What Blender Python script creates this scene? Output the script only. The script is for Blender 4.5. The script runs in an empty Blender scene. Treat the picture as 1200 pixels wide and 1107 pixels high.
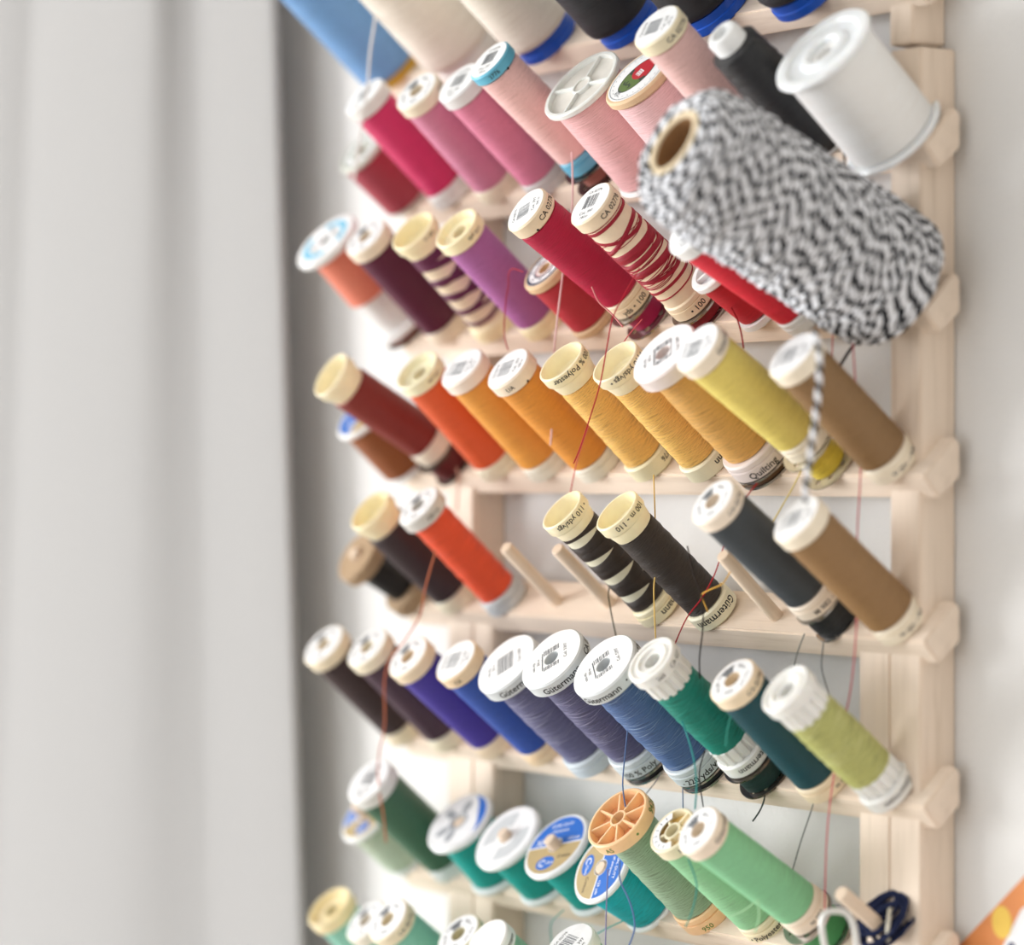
import bpy, bmesh, math, random
from mathutils import Vector, Matrix
random.seed(7)
S = 0.001                      # the scene is laid out in millimetres
OZ = 1450.0                    # height of the rack's zero line above the floor, mm
scene = bpy.context.scene
C = scene.collection
R = math.radians

# ------------------------------------------------------------------ camera
cam_d = bpy.data.cameras.new('camera')
cam = bpy.data.objects.new('camera', cam_d)
C.objects.link(cam)
cam.location = (900.3*S, -595.63*S, (-139.93+OZ)*S)
cam.rotation_euler = (R(89.883), 0, R(54.602))
cam_d.sensor_fit = 'HORIZONTAL'
cam_d.sensor_width = 36
cam_d.lens = 108.0
cam_d.clip_start = 0.02
cam_d.clip_end = 50
cam_d.dof.use_dof = True
cam_d.dof.focus_distance = 0.932
cam_d.dof.aperture_fstop = 5.0
cam_d.dof.aperture_blades = 0
scene.camera = cam

# ------------------------------------------------------------------ light
world = bpy.data.worlds.new('World')
scene.world = world
world.use_nodes = True
bg = world.node_tree.nodes['Background']
bg.inputs['Color'].default_value = (0.92, 0.962, 1.0, 1)
bg.inputs['Strength'].default_value = 1.4
def area_light(name, loc, target, w, h, power, col):
    d = bpy.data.lights.new(name, 'AREA')
    d.shape = 'RECTANGLE'; d.size = w; d.size_y = h
    d.energy = power; d.color = col
    o = bpy.data.objects.new(name, d); C.objects.link(o)
    o.location = loc
    o.rotation_euler = (Vector(target)-Vector(loc)).to_track_quat('-Z', 'Y').to_euler()
    return o
area_light('window_daylight', (-3.05, -2.20, 0.95), (0.14, 0.0, 1.30), 2.4, 1.7, 185, (0.985, 0.992, 1.0))
scene.view_settings.view_transform = 'Standard'
scene.view_settings.look = 'None'
scene.view_settings.gamma = 1
scene.view_settings.use_curve_mapping = False
scene.view_settings.exposure = 0.2

# ------------------------------------------------------------------ materials
def lin(c):
    o = []
    for v in c[:3]:
        v = v/255.0
        o.append(v/12.92 if v <= 0.04045 else ((v+0.055)/1.055)**2.4)
    return (o[0], o[1], o[2], 1.0)
MATS = {}
def new_mat(key):
    m = bpy.data.materials.new(key); m.use_nodes = True
    MATS[key] = m
    return m, m.node_tree, m.node_tree.nodes['Principled BSDF']
def noise(nt, vec, scale, detail=2.0, rough=0.5):
    n = nt.nodes.new('ShaderNodeTexNoise')
    n.inputs['Scale'].default_value = scale
    n.inputs['Detail'].default_value = detail
    n.inputs['Roughness'].default_value = rough
    if vec is not None: nt.links.new(vec, n.inputs['Vector'])
    return n
def ramp(nt, fac, stops):
    r = nt.nodes.new('ShaderNodeValToRGB')
    el = r.color_ramp.elements
    while len(el) < len(stops): el.new(0.5)
    for e, (p, c) in zip(el, stops):
        e.position = p; e.color = c
    nt.links.new(fac, r.inputs['Fac'])
    return r
def bump(nt, h, bsdf, strength, dist):
    b = nt.nodes.new('ShaderNodeBump')
    b.inputs['Strength'].default_value = strength
    b.inputs['Distance'].default_value = dist
    nt.links.new(h, b.inputs['Height'])
    nt.links.new(b.outputs['Normal'], bsdf.inputs['Normal'])
def mul(c, k): return (min(1, c[0]*k), min(1, c[1]*k), min(1, c[2]*k), 1)
def plain(col, rough=0.5, spec=0.4, trans=0.0, metal=0.0, sss=0.0):
    key = 'surface_%02x%02x%02x_%d_%d_%d_%d' % (*[int(v) for v in col], int(rough*100), int(trans*100), int(metal*100), int(sss*100))
    if key in MATS: return MATS[key]
    m, nt, b = new_mat(key)
    c = lin(col)
    tc = nt.nodes.new('ShaderNodeTexCoord')
    n = noise(nt, tc.outputs['Object'], 260, 3)
    r = ramp(nt, n.outputs['Fac'], [(0.3, mul(c, 0.94)), (0.7, mul(c, 1.03))])
    nt.links.new(r.outputs['Color'], b.inputs['Base Color'])
    b.inputs['Roughness'].default_value = rough
    b.inputs['Specular IOR Level'].default_value = spec
    b.inputs['Metallic'].default_value = metal
    if sss:
        b.inputs['Subsurface Weight'].default_value = sss
        b.inputs['Subsurface Radius'].default_value = (0.004, 0.003, 0.002)
        b.inputs['Subsurface Scale'].default_value = 1.0
    if trans:
        b.inputs['Transmission Weight'].default_value = trans
    return m
def wood(col, axis, dark=0.86, tag=''):
    key = 'wood_%02x%02x%02x_%s%s' % (*[int(v) for v in col], axis, tag)
    if key in MATS: return MATS[key]
    m, nt, b = new_mat(key)
    c = lin(col)
    tc = nt.nodes.new('ShaderNodeTexCoord')
    mp = nt.nodes.new('ShaderNodeMapping')
    sc = {'X': (12, 260, 260), 'Y': (260, 12, 260), 'Z': (260, 260, 12)}[axis]
    mp.inputs['Scale'].default_value = sc
    nt.links.new(tc.outputs['Object'], mp.inputs['Vector'])
    n = noise(nt, mp.outputs['Vector'], 1.0, 4, 0.6)
    mp2 = nt.nodes.new('ShaderNodeMapping')
    mp2.inputs['Scale'].default_value = tuple(v*6 for v in sc)
    nt.links.new(tc.outputs['Object'], mp2.inputs['Vector'])
    n2 = noise(nt, mp2.outputs['Vector'], 1.0, 2, 0.6)
    mx = nt.nodes.new('ShaderNodeMath'); mx.operation = 'MULTIPLY_ADD'
    nt.links.new(n2.outputs['Fac'], mx.inputs[0]); mx.inputs[1].default_value = 0.35
    nt.links.new(n.outputs['Fac'], mx.inputs[2])
    d = (c[0]*dark, c[1]*dark*0.97, c[2]*dark*0.93, 1)
    r = ramp(nt, mx.outputs['Value'], [(0.45, d), (0.62, c), (0.9, mul(c, 1.06))])
    nt.links.new(r.outputs['Color'], b.inputs['Base Color'])
    b.inputs['Roughness'].default_value = 0.62
    b.inputs['Specular IOR Level'].default_value = 0.25
    bump(nt, mx.outputs['Value'], b, 0.12, 0.0003)
    return m
def thread(col, pitch=1.0, var=0.16, bstr=0.55, streak=None, fuzz=0.5, sheen=0.25):
    """wound thread: fine strands running round the local z axis, two crossing lays"""
    key = 'thread_%02x%02x%02x_%d_%d_%s' % (*[int(v) for v in col], int(pitch*100), int(var*100), 's' if streak else '')
    if key in MATS: return MATS[key]
    m, nt, b = new_mat(key)
    c = lin(col)
    L = nt.links.new
    tc = nt.nodes.new('ShaderNodeTexCoord')
    sp = nt.nodes.new('ShaderNodeSeparateXYZ'); L(tc.outputs['Object'], sp.inputs[0])
    at = nt.nodes.new('ShaderNodeMath'); at.operation = 'ARCTAN2'
    L(sp.outputs['Y'], at.inputs[0]); L(sp.outputs['X'], at.inputs[1])
    zz = nt.nodes.new('ShaderNodeMath'); zz.operation = 'MULTIPLY'
    L(sp.outputs['Z'], zz.inputs[0]); zz.inputs[1].default_value = 1000.0/pitch
    fs = []
    for k, (skew, off, ax) in enumerate(((0.8, 0.0, 0.42), (-1.1, 31.0, 0.5))):
        a = nt.nodes.new('ShaderNodeMath'); a.operation = 'MULTIPLY_ADD'
        L(at.outputs[0], a.inputs[0]); a.inputs[1].default_value = skew; L(zz.outputs[0], a.inputs[2])
        s = nt.nodes.new('ShaderNodeMath'); s.operation = 'MULTIPLY'
        L(a.outputs[0], s.inputs[0]); s.inputs[1].default_value = 3.6
        th = nt.nodes.new('ShaderNodeMath'); th.operation = 'MULTIPLY_ADD'
        L(at.outputs[0], th.inputs[0]); th.inputs[1].default_value = ax; th.inputs[2].default_value = off
        cb = nt.nodes.new('ShaderNodeCombineXYZ'); L(th.outputs[0], cb.inputs[0]); L(s.outputs[0], cb.inputs[1])
        fs.append(noise(nt, cb.outputs[0], 1.0, 2.5, 0.6))
    mx = nt.nodes.new('ShaderNodeMath'); mx.operation = 'MAXIMUM'
    L(fs[0].outputs['Fac'], mx.inputs[0]); L(fs[1].outputs['Fac'], mx.inputs[1])
    k = 1-var*1.5
    stops = [(0.38, (c[0]*k, c[1]*k*0.93, c[2]*k*0.88, 1)), (0.55, c), (0.75, mul(c, 1+var))]
    if streak: stops = [(0.42, mul(c, 0.55)), (0.53, c), (0.61, c), (0.71, lin(streak))]
    r = ramp(nt, mx.outputs[0], stops)
    L(r.outputs['Color'], b.inputs['Base Color'])
    b.inputs['Roughness'].default_value = 0.48
    b.inputs['Specular IOR Level'].default_value = 0.45
    b.inputs['Sheen Weight'].default_value = sheen
    b.inputs['Sheen Roughness'].default_value = 0.4
    b.inputs['Sheen Tint'].default_value = mul(c, 1.6)
    bump(nt, mx.outputs[0], b, bstr, 0.0005)
    return m
INK = (28, 28, 30)

# ------------------------------------------------------------------ builders
def link(name, me, mat, parent=None, smooth=35):
    o = bpy.data.objects.new(name, me); C.objects.link(o)
    if mat is not None:
        for mm in (mat if isinstance(mat, list) else [mat]): me.materials.append(mm)
    if smooth:
        me.shade_smooth(); me.set_sharp_from_angle(angle=R(smooth))
    if parent is not None: o.parent = parent
    return o
def tag(o, label, cat, group=None, kind=None):
    if label: o['label'] = label
    if cat: o['category'] = cat
    if group: o['group'] = group
    if kind: o['kind'] = kind
    return o
def lathe_mesh(name, prof, seg=40, closed=False, ripple=None):
    """prof: (r, z) in mm; r == 0 ends become poles; closed joins last to first"""
    vs, fs, rings = [], [], []
    for (r, z) in prof:
        if r <= 1e-6:
            rings.append([len(vs)]); vs.append((0, 0, z*S))
        else:
            ring = []
            for k in range(seg):
                a = 2*math.pi*k/seg
                rr = r + (ripple(a, z) if ripple else 0)
                ring.append(len(vs)); vs.append((rr*math.cos(a)*S, rr*math.sin(a)*S, z*S))
            rings.append(ring)
    pairs = list(zip(rings[:-1], rings[1:]))
    if closed: pairs.append((rings[-1], rings[0]))
    for A, B in pairs:
        for k in range(seg):
            k2 = (k+1) % seg
            if len(A) == 1 and len(B) == 1: continue
            if len(A) == 1: fs.append((A[0], B[k2], B[k]))
            elif len(B) == 1: fs.append((A[k], A[k2], B[0]))
            else: fs.append((A[k], A[k2], B[k2], B[k]))
    me = bpy.data.meshes.new(name); me.from_pydata(vs, [], fs); me.update()
    return me
def lathe(name, prof, mat, parent, seg=40, closed=False, ripple=None, smooth=35):
    return link(name, lathe_mesh(name, prof, seg, closed, ripple), mat, parent, smooth)
def box_mesh(name, lo, hi, bev=0.0):
    bm = bmesh.new(); bmesh.ops.create_cube(bm, size=1)
    for v in bm.verts:
        for k in range(3):
            v.co[k] = (lo[k] if v.co[k] < 0 else hi[k])*S
    if bev: bmesh.ops.bevel(bm, geom=list(bm.edges), offset=bev*S, segments=2, affect='EDGES')
    bmesh.ops.recalc_face_normals(bm, faces=bm.faces)
    me = bpy.data.meshes.new(name); bm.to_mesh(me); bm.free()
    return me
def prism_mesh(name, pts, x0, x1, bev=0.0):
    bm = bmesh.new()
    a = [bm.verts.new((x0*S, y*S, z*S)) for y, z in pts]
    b = [bm.verts.new((x1*S, y*S, z*S)) for y, z in pts]
    bm.faces.new(a); bm.faces.new(b[::-1])
    for k in range(len(pts)):
        k2 = (k+1) % len(pts); bm.faces.new((a[k], b[k], b[k2], a[k2]))
    bmesh.ops.recalc_face_normals(bm, faces=bm.faces)
    if bev: bmesh.ops.bevel(bm, geom=list(bm.edges), offset=bev*S, segments=2, affect='EDGES')
    me = bpy.data.meshes.new(name); bm.to_mesh(me); bm.free()
    return me
def smooth_path(pts, sub=6):
    P = [Vector(p) for p in pts]
    out = []
    for k in range(len(P)-1):
        p0 = P[max(0, k-1)]; p1 = P[k]; p2 = P[k+1]; p3 = P[min(len(P)-1, k+2)]
        for s in range(sub):
            t = s/sub
            out.append(0.5*((2*p1)+(p2-p0)*t+(2*p0-5*p1+4*p2-p3)*t*t+(3*p1-p0-3*p2+p3)*t**3))
    out.append(P[-1])
    return out
def tube_mesh(name, path, r, sides=6, uv=False, closed=False):
    """path in mm; r radius or function of index"""
    vs, fs, uvs = [], [], []
    n = len(path); up = None; arc = 0; arcs = []
    for k, p in enumerate(path):
        if closed: d = (path[(k+1) % n]-path[k-1])
        else: d = (path[min(n-1, k+1)]-path[max(0, k-1)])
        d = d.normalized() if d.length > 1e-9 else Vector((0, 0, 1))
        if up is None:
            up = Vector((0, 0, 1)) if abs(d.z) < 0.9 else Vector((1, 0, 0))
        u = up - d*up.dot(d)
        u.normalize(); w = d.cross(u); up = u
        rr = r(k) if callable(r) else r
        if k: arc += (path[k]-path[k-1]).length
        arcs.append(arc)
        for s in range(sides):
            a = 2*math.pi*s/sides
            q = p + (u*math.cos(a)+w*math.sin(a))*rr
            vs.append((q.x*S, q.y*S, q.z*S))
    m = n if closed else n-1
    for k in range(m):
        for s in range(sides):
            s2 = (s+1) % sides; k2 = (k+1) % n
            fs.append((k*sides+s, k*sides+s2, k2*sides+s2, k2*sides+s))
            if uv:
                k3 = k+1
                a0, a1 = arcs[k], (arcs[k2] if k2 else arcs[k]+0.5)
                uvs += [(a0, s/sides), (a0, (s+1)/sides), (a1, (s+1)/sides), (a1, s/sides)]
    if not closed:
        fs.append(tuple(range(sides))[::-1]); fs.append(tuple((n-1)*sides+s for s in range(sides)))
        if uv: uvs += [(0, 0)]*(2*sides)
    me = bpy.data.meshes.new(name); me.from_pydata(vs, [], fs)
    if uv:
        l = me.uv_layers.new(name='UVMap')
        for i, c in enumerate(uvs): l.data[i].uv = c
    me.update()
    return me
_text = {}
def text2d(s):
    """flat outline of a word at size 1, centred: verts, faces"""
    if s in _text: return _text[s]
    cu = bpy.data.curves.new('t', 'FONT'); cu.body = s; cu.size = 1
    cu.resolution_u = 2; cu.offset = 0.012
    o = bpy.data.objects.new('t', cu); C.objects.link(o)
    dg = bpy.context.evaluated_depsgraph_get(); dg.update()
    me = o.evaluated_get(dg).to_mesh()
    xs = [p.co.x for p in me.vertices]; xm = (min(xs)+max(xs))/2
    v = [(p.co.x-xm, p.co.y-0.35) for p in me.vertices]; f = [tuple(p.vertices) for p in me.polygons]
    o.evaluated_get(dg).to_mesh_clear()
    bpy.data.objects.remove(o); bpy.data.curves.remove(cu)
    _text[s] = (v, f)
    return v, f
def rim_text(name, s, rad, zc, size, th0, mat, parent, flip=False, bold=1.0):
    v, f = text2d(s)
    sg = -1 if flip else 1
    vs = []
    for x, y in v:
        a = R(th0) + sg*x*size*bold/rad
        vs.append(((rad+0.06)*math.cos(a)*S, (rad+0.06)*math.sin(a)*S, (zc+sg*y*size)*S))
    me = bpy.data.meshes.new(name); me.from_pydata(vs, [], f); me.update()
    return link(name, me, mat, parent, 0)
class Print:
    """flat print on a cap, several inks in one thin mesh"""
    def __init__(s): s.v = []; s.f = []; s.mi = []; s.mats = []
    def ink(s, m):
        if m not in s.mats: s.mats.append(m)
        return s.mats.index(m)
    def poly(s, pts, m, z=0.0):
        k = len(s.v); s.v += [(x, y, z) for x, y in pts]; s.f.append(tuple(range(k, k+len(pts)))); s.mi.append(s.ink(m))
    def rect(s, x, y, w, h, m, z=0.0, rot=0):
        c, q = math.cos(rot), math.sin(rot)
        s.poly([(x+a*c-b*q, y+a*q+b*c) for a, b in ((-w/2, -h/2), (w/2, -h/2), (w/2, h/2), (-w/2, h/2))], m, z)
    def disc(s, x, y, rx, ry, m, z=0.0, n=28, rot=0, a0=0, a1=360):
        c, q = math.cos(rot), math.sin(rot)
        full = abs(a1-a0) >= 360
        P = []
        for k in range(n if full else n+1):
            a = R(a0+(a1-a0)*k/n)
            P.append((x+rx*math.cos(a)*c-ry*math.sin(a)*q, y+rx*math.cos(a)*q+ry*math.sin(a)*c))
        s.poly(P, m, z)
    def ring(s, r0, r1, m, z=0.0, n=40, a0=0, a1=360):
        for k in range(n):
            a, b = R(a0+(a1-a0)*k/n), R(a0+(a1-a0)*(k+1)/n)
            s.poly([(r0*math.cos(a), r0*math.sin(a)), (r1*math.cos(a), r1*math.sin(a)), (r1*math.cos(b), r1*math.sin(b)), (r0*math.cos(b), r0*math.sin(b))], m, z)
    def text(s, t, x, y, size, m, z=0.0, rot=0, bold=1.0):
        v, f = text2d(t); k = len(s.v); c, q = math.cos(rot), math.sin(rot); i = s.ink(m)
        for a, b in v:
            a *= size*bold; b *= size
            s.v.append((x+a*c-b*q, y+a*q+b*c, z))
        for p in f: s.f.append(tuple(k+j for j in p)); s.mi.append(i)
    def build(s, name, parent, z):
        me = bpy.data.meshes.new(name)
        me.from_pydata([(x*S, y*S, (z+dz)*S) for x, y, dz in s.v], [], s.f)
        for m in s.mats: me.materials.append(m)
        for p, i in zip(me.polygons, s.mi): p.material_index = i
        me.update()
        return link(name, me, None, parent, 0)
# ------------------------------------------------------------------ the setting
def wall_material():
    m, nt, b = new_mat('painted_wall')
    tc = nt.nodes.new('ShaderNodeTexCoord')
    n = noise(nt, tc.outputs['Object'], 420, 3, 0.55)
    n2 = noise(nt, tc.outputs['Object'], 9, 2, 0.5)
    c = lin((225, 224, 222))
    r = ramp(nt, n2.outputs['Fac'], [(0.3, mul(c, 0.985)), (0.7, c)])
    nt.links.new(r.outputs['Color'], b.inputs['Base Color'])
    b.inputs['Roughness'].default_value = 0.8
    b.inputs['Specular IOR Level'].default_value = 0.2
    bump(nt, n.outputs['Fac'], b, 0.25, 0.0012)
    return m
WALL_Y = 14.0
o = link('wall_back', box_mesh('wall_back', (-3300, WALL_Y, -OZ), (1800, WALL_Y+100, 1200)), wall_material(), None, 0)
tag(o, 'white painted wall behind the thread rack', 'wall', kind='structure')
o.location.z = OZ*S
o = link('wall_right', box_mesh('wall_right', (1300, -3400, -OZ), (1400, WALL_Y, 1200)), plain((184, 177, 170), .8), None, 0)  # unseen wall, added and toned beige to dim and warm light from the right
tag(o, 'unseen beige side wall added right of the rack to dim the light', 'wall', kind='structure')
o.location.z = OZ*S
o = link('floor', box_mesh('floor', (-3300, -3400, -60), (1800, WALL_Y, 0)), wood((190, 180, 170), 'X', tag='floor'), None, 0)
tag(o, 'pale wooden floor below the rack', 'floor', kind='structure')

o = link('wall_left', box_mesh('wall_left', (-3400, -3400, -OZ), (-3300, WALL_Y, 1200)), MATS['painted_wall'], None, 0)  # unseen wall, added to cut ambient light coming from the left
tag(o, 'unseen white side wall added left of the curtain to cut the light', 'wall', kind='structure')
o.location.z = OZ*S
o = link('ceiling', box_mesh('ceiling', (-3300, -3400, 2650), (1400, WALL_Y, 2710)), plain((205, 202, 196), .9), None, 0)  # out of view; added to keep world light off the upper sides
tag(o, 'unseen white ceiling added above the rack to block light from overhead', 'ceiling', kind='structure')

# curtain: one sheet of cloth hung in soft vertical folds, (x, y) of its profile at two heights
CT = [(-83.4, -3.5), (-85.4, -6.0), (-105.3, -5.7), (-127.4, -4.1), (-141.3, -3.3), (-148.2, -4.7), (-154.4, -7.7), (-159.2, -10.7), (-167.4, -13.0), (-189.8, -13.1), (-226.8, -11.0), (-258.9, -8.3), (-277.5, -6.1), (-285.5, -5.7), (-290.8, -6.7), (-300.2, -8.5), (-323.6, -10.5), (-376.0, -8.5), (-436.0, -7), (-486.0, -13), (-546.0, -8)]
CB = [(-64.6, -3.5), (-67.2, -6.0), (-88.4, -5.7), (-114.5, -4.1), (-134.8, -3.3), (-144.7, -4.5), (-156.3, -6.7), (-168.8, -9.3), (-185.9, -11.5), (-210.1, -12.1), (-246.3, -10.9), (-282.6, -8.5), (-304.6, -6.5), (-314.1, -5.9), (-322.1, -6.9), (-335.8, -8.5), (-363.0, -10.5), (-413.2, -8.5), (-473.2, -7), (-523.2, -13), (-583.2, -8)]
def curtain():
    vs, fs = [], []
    zs = [700, 400, 200, 100, 26, -40, -110, -180, -250, -308, -400, -600, -900, -1400]
    rows = []
    for z in zs:
        u = (24.9-z)/334.2
        u = max(-0.5, min(1.5, u))
        pts = [Vector((a[0]+(b[0]-a[0])*u, a[1]+(b[1]-a[1])*u, z)) for a, b in zip(CT, CB)]
        rows.append(smooth_path(pts, 8))
    for r in rows:
        for p in r: vs.append((p.x*S, p.y*S, p.z*S))
    n = len(rows[0])
    for j in range(len(rows)-1):
        for k in range(n-1):
            fs.append((j*n+k, j*n+k+1, (j+1)*n+k+1, (j+1)*n+k))
    me = bpy.data.meshes.new('curtain'); me.from_pydata(vs, [], fs); me.update()
    m, nt, b = new_mat('curtain_cotton')
    tc = nt.nodes.new('ShaderNodeTexCoord')
    n1 = noise(nt, tc.outputs['Object'], 900, 2)
    c = lin((198, 197, 196))
    r = ramp(nt, n1.outputs['Fac'], [(0.3, mul(c, 0.97)), (0.7, c)])
    nt.links.new(r.outputs['Color'], b.inputs['Base Color'])
    b.inputs['Roughness'].default_value = 0.9
    b.inputs['Specular IOR Level'].default_value = 0.1
    tl = nt.nodes.new('ShaderNodeBsdfTranslucent'); tl.inputs['Color'].default_value = lin((198, 197, 196))
    mx = nt.nodes.new('ShaderNodeMixShader'); mx.inputs[0].default_value = 0.35
    out = nt.nodes['Material Output']
    nt.links.new(b.outputs[0], mx.inputs[1]); nt.links.new(tl.outputs[0], mx.inputs[2]); nt.links.new(mx.outputs[0], out.inputs['Surface'])
    o = link('curtain', me, m, None, 180)
    o.location.z = OZ*S
    md = o.modifiers.new('cloth_thickness', 'SOLIDIFY'); md.thickness = 0.0006
    tag(o, 'plain white curtain hanging in soft folds left of the rack', 'curtain')
curtain()

# ------------------------------------------------------------------ the racks
ANG = R(40.531)
FACE = R(46.6)
TF = Vector((0, math.sin(FACE), math.cos(FACE)))
N = Vector((0, -math.cos(ANG), math.sin(ANG)))      # the way the pegs point
T = Vector((0, math.sin(ANG), math.cos(ANG)))       # up the sloping face of a rail
X = Vector((1, 0, 0))
PITCH = 46.494
STEP = 27.782
DX = [0.0, 0.47, -1.69, 0.52, 2.8, -0.83, -2.66, 0.0]
UP = [0, 0, 0, 0, 1.5, 0, 3.0, 0]
OFF = {(2, 9): (5, 2), (2, 8): (-5, -3)}      # two pegs are set a little apart
def base_pt(row, idx, b=0.0):
    sx, st = OFF.get((row, idx), (0, 0))
    return Vector((idx*STEP+DX[row]+sx, 0, -row*PITCH)) + TF*(UP[row]+st) + N*b
def direction(al, be):
    d = N + X*R(al) + T*R(be)
    return d.normalized()
SEEN = Vector((0.815, -0.579, 0))
def frame(loc, d):
    """local z along d, local x the side turned to the room"""
    z = d.normalized(); x = (SEEN - z*SEEN.dot(z)).normalized(); y = z.cross(x)
    m = Matrix((x, y, z)).transposed().to_4x4()
    m.translation = Vector((loc.x*S, loc.y*S, (loc.z+OZ)*S))
    return m
def thing(name, mtx, label, cat, group=None):
    o = bpy.data.objects.new(name, None); C.objects.link(o)
    o.empty_display_size = 0.01
    o.matrix_world = mtx
    return tag(o, label, cat, group)
MAPLE = (238, 221, 203)
PEGW = (228, 208, 186)
TILT = {(1, 0): (26.1, 0.0, -0.3, -2.1), (1, 1): (47.9, 0.0, -2.4, 0.7), (1, 2): (47.9, 0.0, 5.2, -1.9), (1, 3): (47.9, 0.0, 1.0, -1.6), (1, 4): (47.9, 7.0, -1.8, -2.5), (1, 5): (38.2, 0.0, 0.5, -0.6), (1, 6): (37.2, 0.0, -0.4, 0.5), (1, 7): (47.9, 8.0, 1.5, -2.6), (1, 8): (50.3, 0.0, -1.7, -3.8), (1, 9): (36.3, 0.0, -0.7, -0.2), (2, 0): (42.2, 4.0, 0.7, 2.0), (2, 1): (47.9, 0.0, 3.2, -1.1), (2, 2): (47.9, 0.0, 3.8, -0.7), (2, 3): (47.9, 0.0, 2.3, -2.1), (2, 4): (26.1, 0.0, -1.4, -2.3), (2, 5): (47.9, 8.5, -3.2, -7.1), (2, 6): (47.9, 5.5, -2.6, -4.2), (2, 7): (22.6, 0.0, -4.8, -7.2), (2, 8): (47.9, 0.0, -5.9, -11.5), (2, 9): (83.7, 3.0, -6.9, -13.7), (3, 0): (27.0, 0.0, 0.0, 1.1), (3, 1): (47.9, 9.5, -3.9, -10.4), (3, 2): (47.9, 0.0, 3.1, 0.4), (3, 3): (47.9, 0.0, 1.2, 0.5), (3, 4): (47.9, 0.0, 0.1, -1.0), (3, 5): (47.9, 0.0, -1.5, 1.3), (3, 6): (47.9, 0.0, -1.0, -0.0), (3, 7): (47.9, 3.5, -1.2, -1.0), (3, 8): (47.9, 10.5, -3.5, -6.6), (3, 9): (47.9, 0.0, -2.8, -0.6), (4, 0): (28.1, 0.0, -2.5, -10.0), (4, 1): (47.9, 0.0, -0.9, -1.1), (4, 2): (47.9, 0.0, -1.5, 1.6), (4, 5): (47.9, 0.0, -5.6, 1.1), (4, 6): (47.9, 0.0, -5.7, 1.2), (4, 8): (47.9, 10.0, -2.0, -3.8), (4, 9): (47.9, 0.0, -4.9, -0.7), (5, 0): (47.9, 0.0, 2.3, 0.2), (5, 1): (47.9, 0.0, 1.6, 0.8), (5, 2): (47.9, 0.0, 0.9, -1.9), (5, 3): (47.9, 0.0, 0.7, -1.5), (5, 4): (47.4, 0.0, -0.5, -0.5), (5, 5): (48.4, 3.5, 0.5, -0.1), (5, 6): (48.4, 3.5, -0.2, -1.1), (5, 7): (47.9, 9.0, -0.4, -1.0), (5, 8): (47.9, 0.0, -0.2, 0.8), (5, 9): (47.9, 0.0, -5.2, -0.6), (6, 0): (24.6, 0.0, 0.3, -1.3), (6, 1): (47.9, 0.0, 2.0, -0.2), (6, 2): (26.0, 0.0, 2.1, 4.7), (6, 3): (24.1, 0.0, 0.8, 1.0), (6, 4): (24.1, 0.0, -0.1, 0.9), (6, 5): (23.6, 0.0, -1.8, -10.4), (6, 6): (47.8, 0.0, 0.5, 0.4), (6, 7): (47.9, 0.0, 0.4, -1.4), (6, 8): (47.9, 10.0, -3.1, -6.4), (7, 0): (47.9, 0.0, 0.8, 4.3), (7, 1): (47.9, 0.0, -1.8, 1.9), (7, 2): (47.9, 10.5, -0.4, -1.6), (7, 3): (47.9, 3.0, 1.0, 3.1), (7, 4): (47.9, 10.0, -0.1, -1.2), (7, 5): (47.9, 4.5, 3.1, 9.0)}
PEGT = {(4, 3): (6.0, -2.0, 0.5), (4, 4): (6.0, -3.0, 1.25), (4, 7): (5.0, -1.0, 0.0), (6, 9): (8.0, -7.0, 1.5)}
PEGZ = {(2,7): .6, (6,2): .86, (6,3): .88, (6,4): .92, (6,5): .8, (1,0): .8, (2,4): .8, (3,0): .85}
RAIL = [(-3.41,-3.23),(8.48,8.03),(10.9,6.0),(10.9,-3.4),(2.73,-9.72)]
peg_me = lathe_mesh('peg', [(0,-6),(2.2,-6),(2.2,29.3),(1.9,29.9),(0,30)], 20)
peg_me.materials.append(wood(PEGW, 'Z', tag='peg'))
peg_me.shade_smooth(); peg_me.set_sharp_from_angle(angle=R(35))
def rack(label, rows, posts, x0, x1, zoff, peg_x):
    root = thing('thread_rack', Matrix.Translation((0, 0, OZ*S)), label, 'thread rack')
    for (lo, hi) in posts:
        link('post', box_mesh('post', lo, hi, 0.5), wood(MAPLE, 'Z', tag='post%d' % (int(lo[0]) % 3)), root)
    for r in rows:
        me = prism_mesh('rail', RAIL, x0, x1, 0.6)
        rail = link('rail', me, wood(MAPLE, 'X', tag='rail%d' % (r % 3)), root)
        rail.location.z = (zoff if r == 0 else -r*PITCH)*S
        bpy.context.view_layer.update()
        for k, px in enumerate(peg_x(r)):
            al = be = s = 0.0
            if (r, k) in PEGT: al, be, s = PEGT[(r, k)]
            elif (r, k) in TILT and r: al, be = TILT[(r, k)][2:4]
            al = max(-9, min(9, al)); be = max(-14, min(9, be))
            p = bpy.data.objects.new('peg', peg_me); C.objects.link(p); p.parent = rail
            if (r, k) in OFF: px += OFF[(r, k)][0]; s += OFF[(r, k)][1]
            b = Vector((px, 0, 0)) + TF*(UP[r]+s)
            m = frame(b, direction(al, be)); m.translation.z = b.z*S
            p.matrix_local = m @ Matrix.Diagonal((1, 1, PEGZ.get((r, k), 1.0), 1))
    return root
rack('pale wooden wall rack of sloping rails and round pegs holding the thread spools', range(1, 8),
     [((247.7, .5, -352), (260.5, 13.95, -21.4)), ((234.3, .7, -352), (247.5, 13.95, -4*PITCH-4)),
      ((23.2, .5, -352), (38.2, 13.95, -21.4)), ((38.4, .7, -352), (49.9, 13.95, -4*PITCH-4))],
     -3.0, 265.9, 0, lambda r: [k*STEP+DX[r] for k in range(10)])
CONE_X = [-8, 38, 84, 128, 171, 214]
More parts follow.
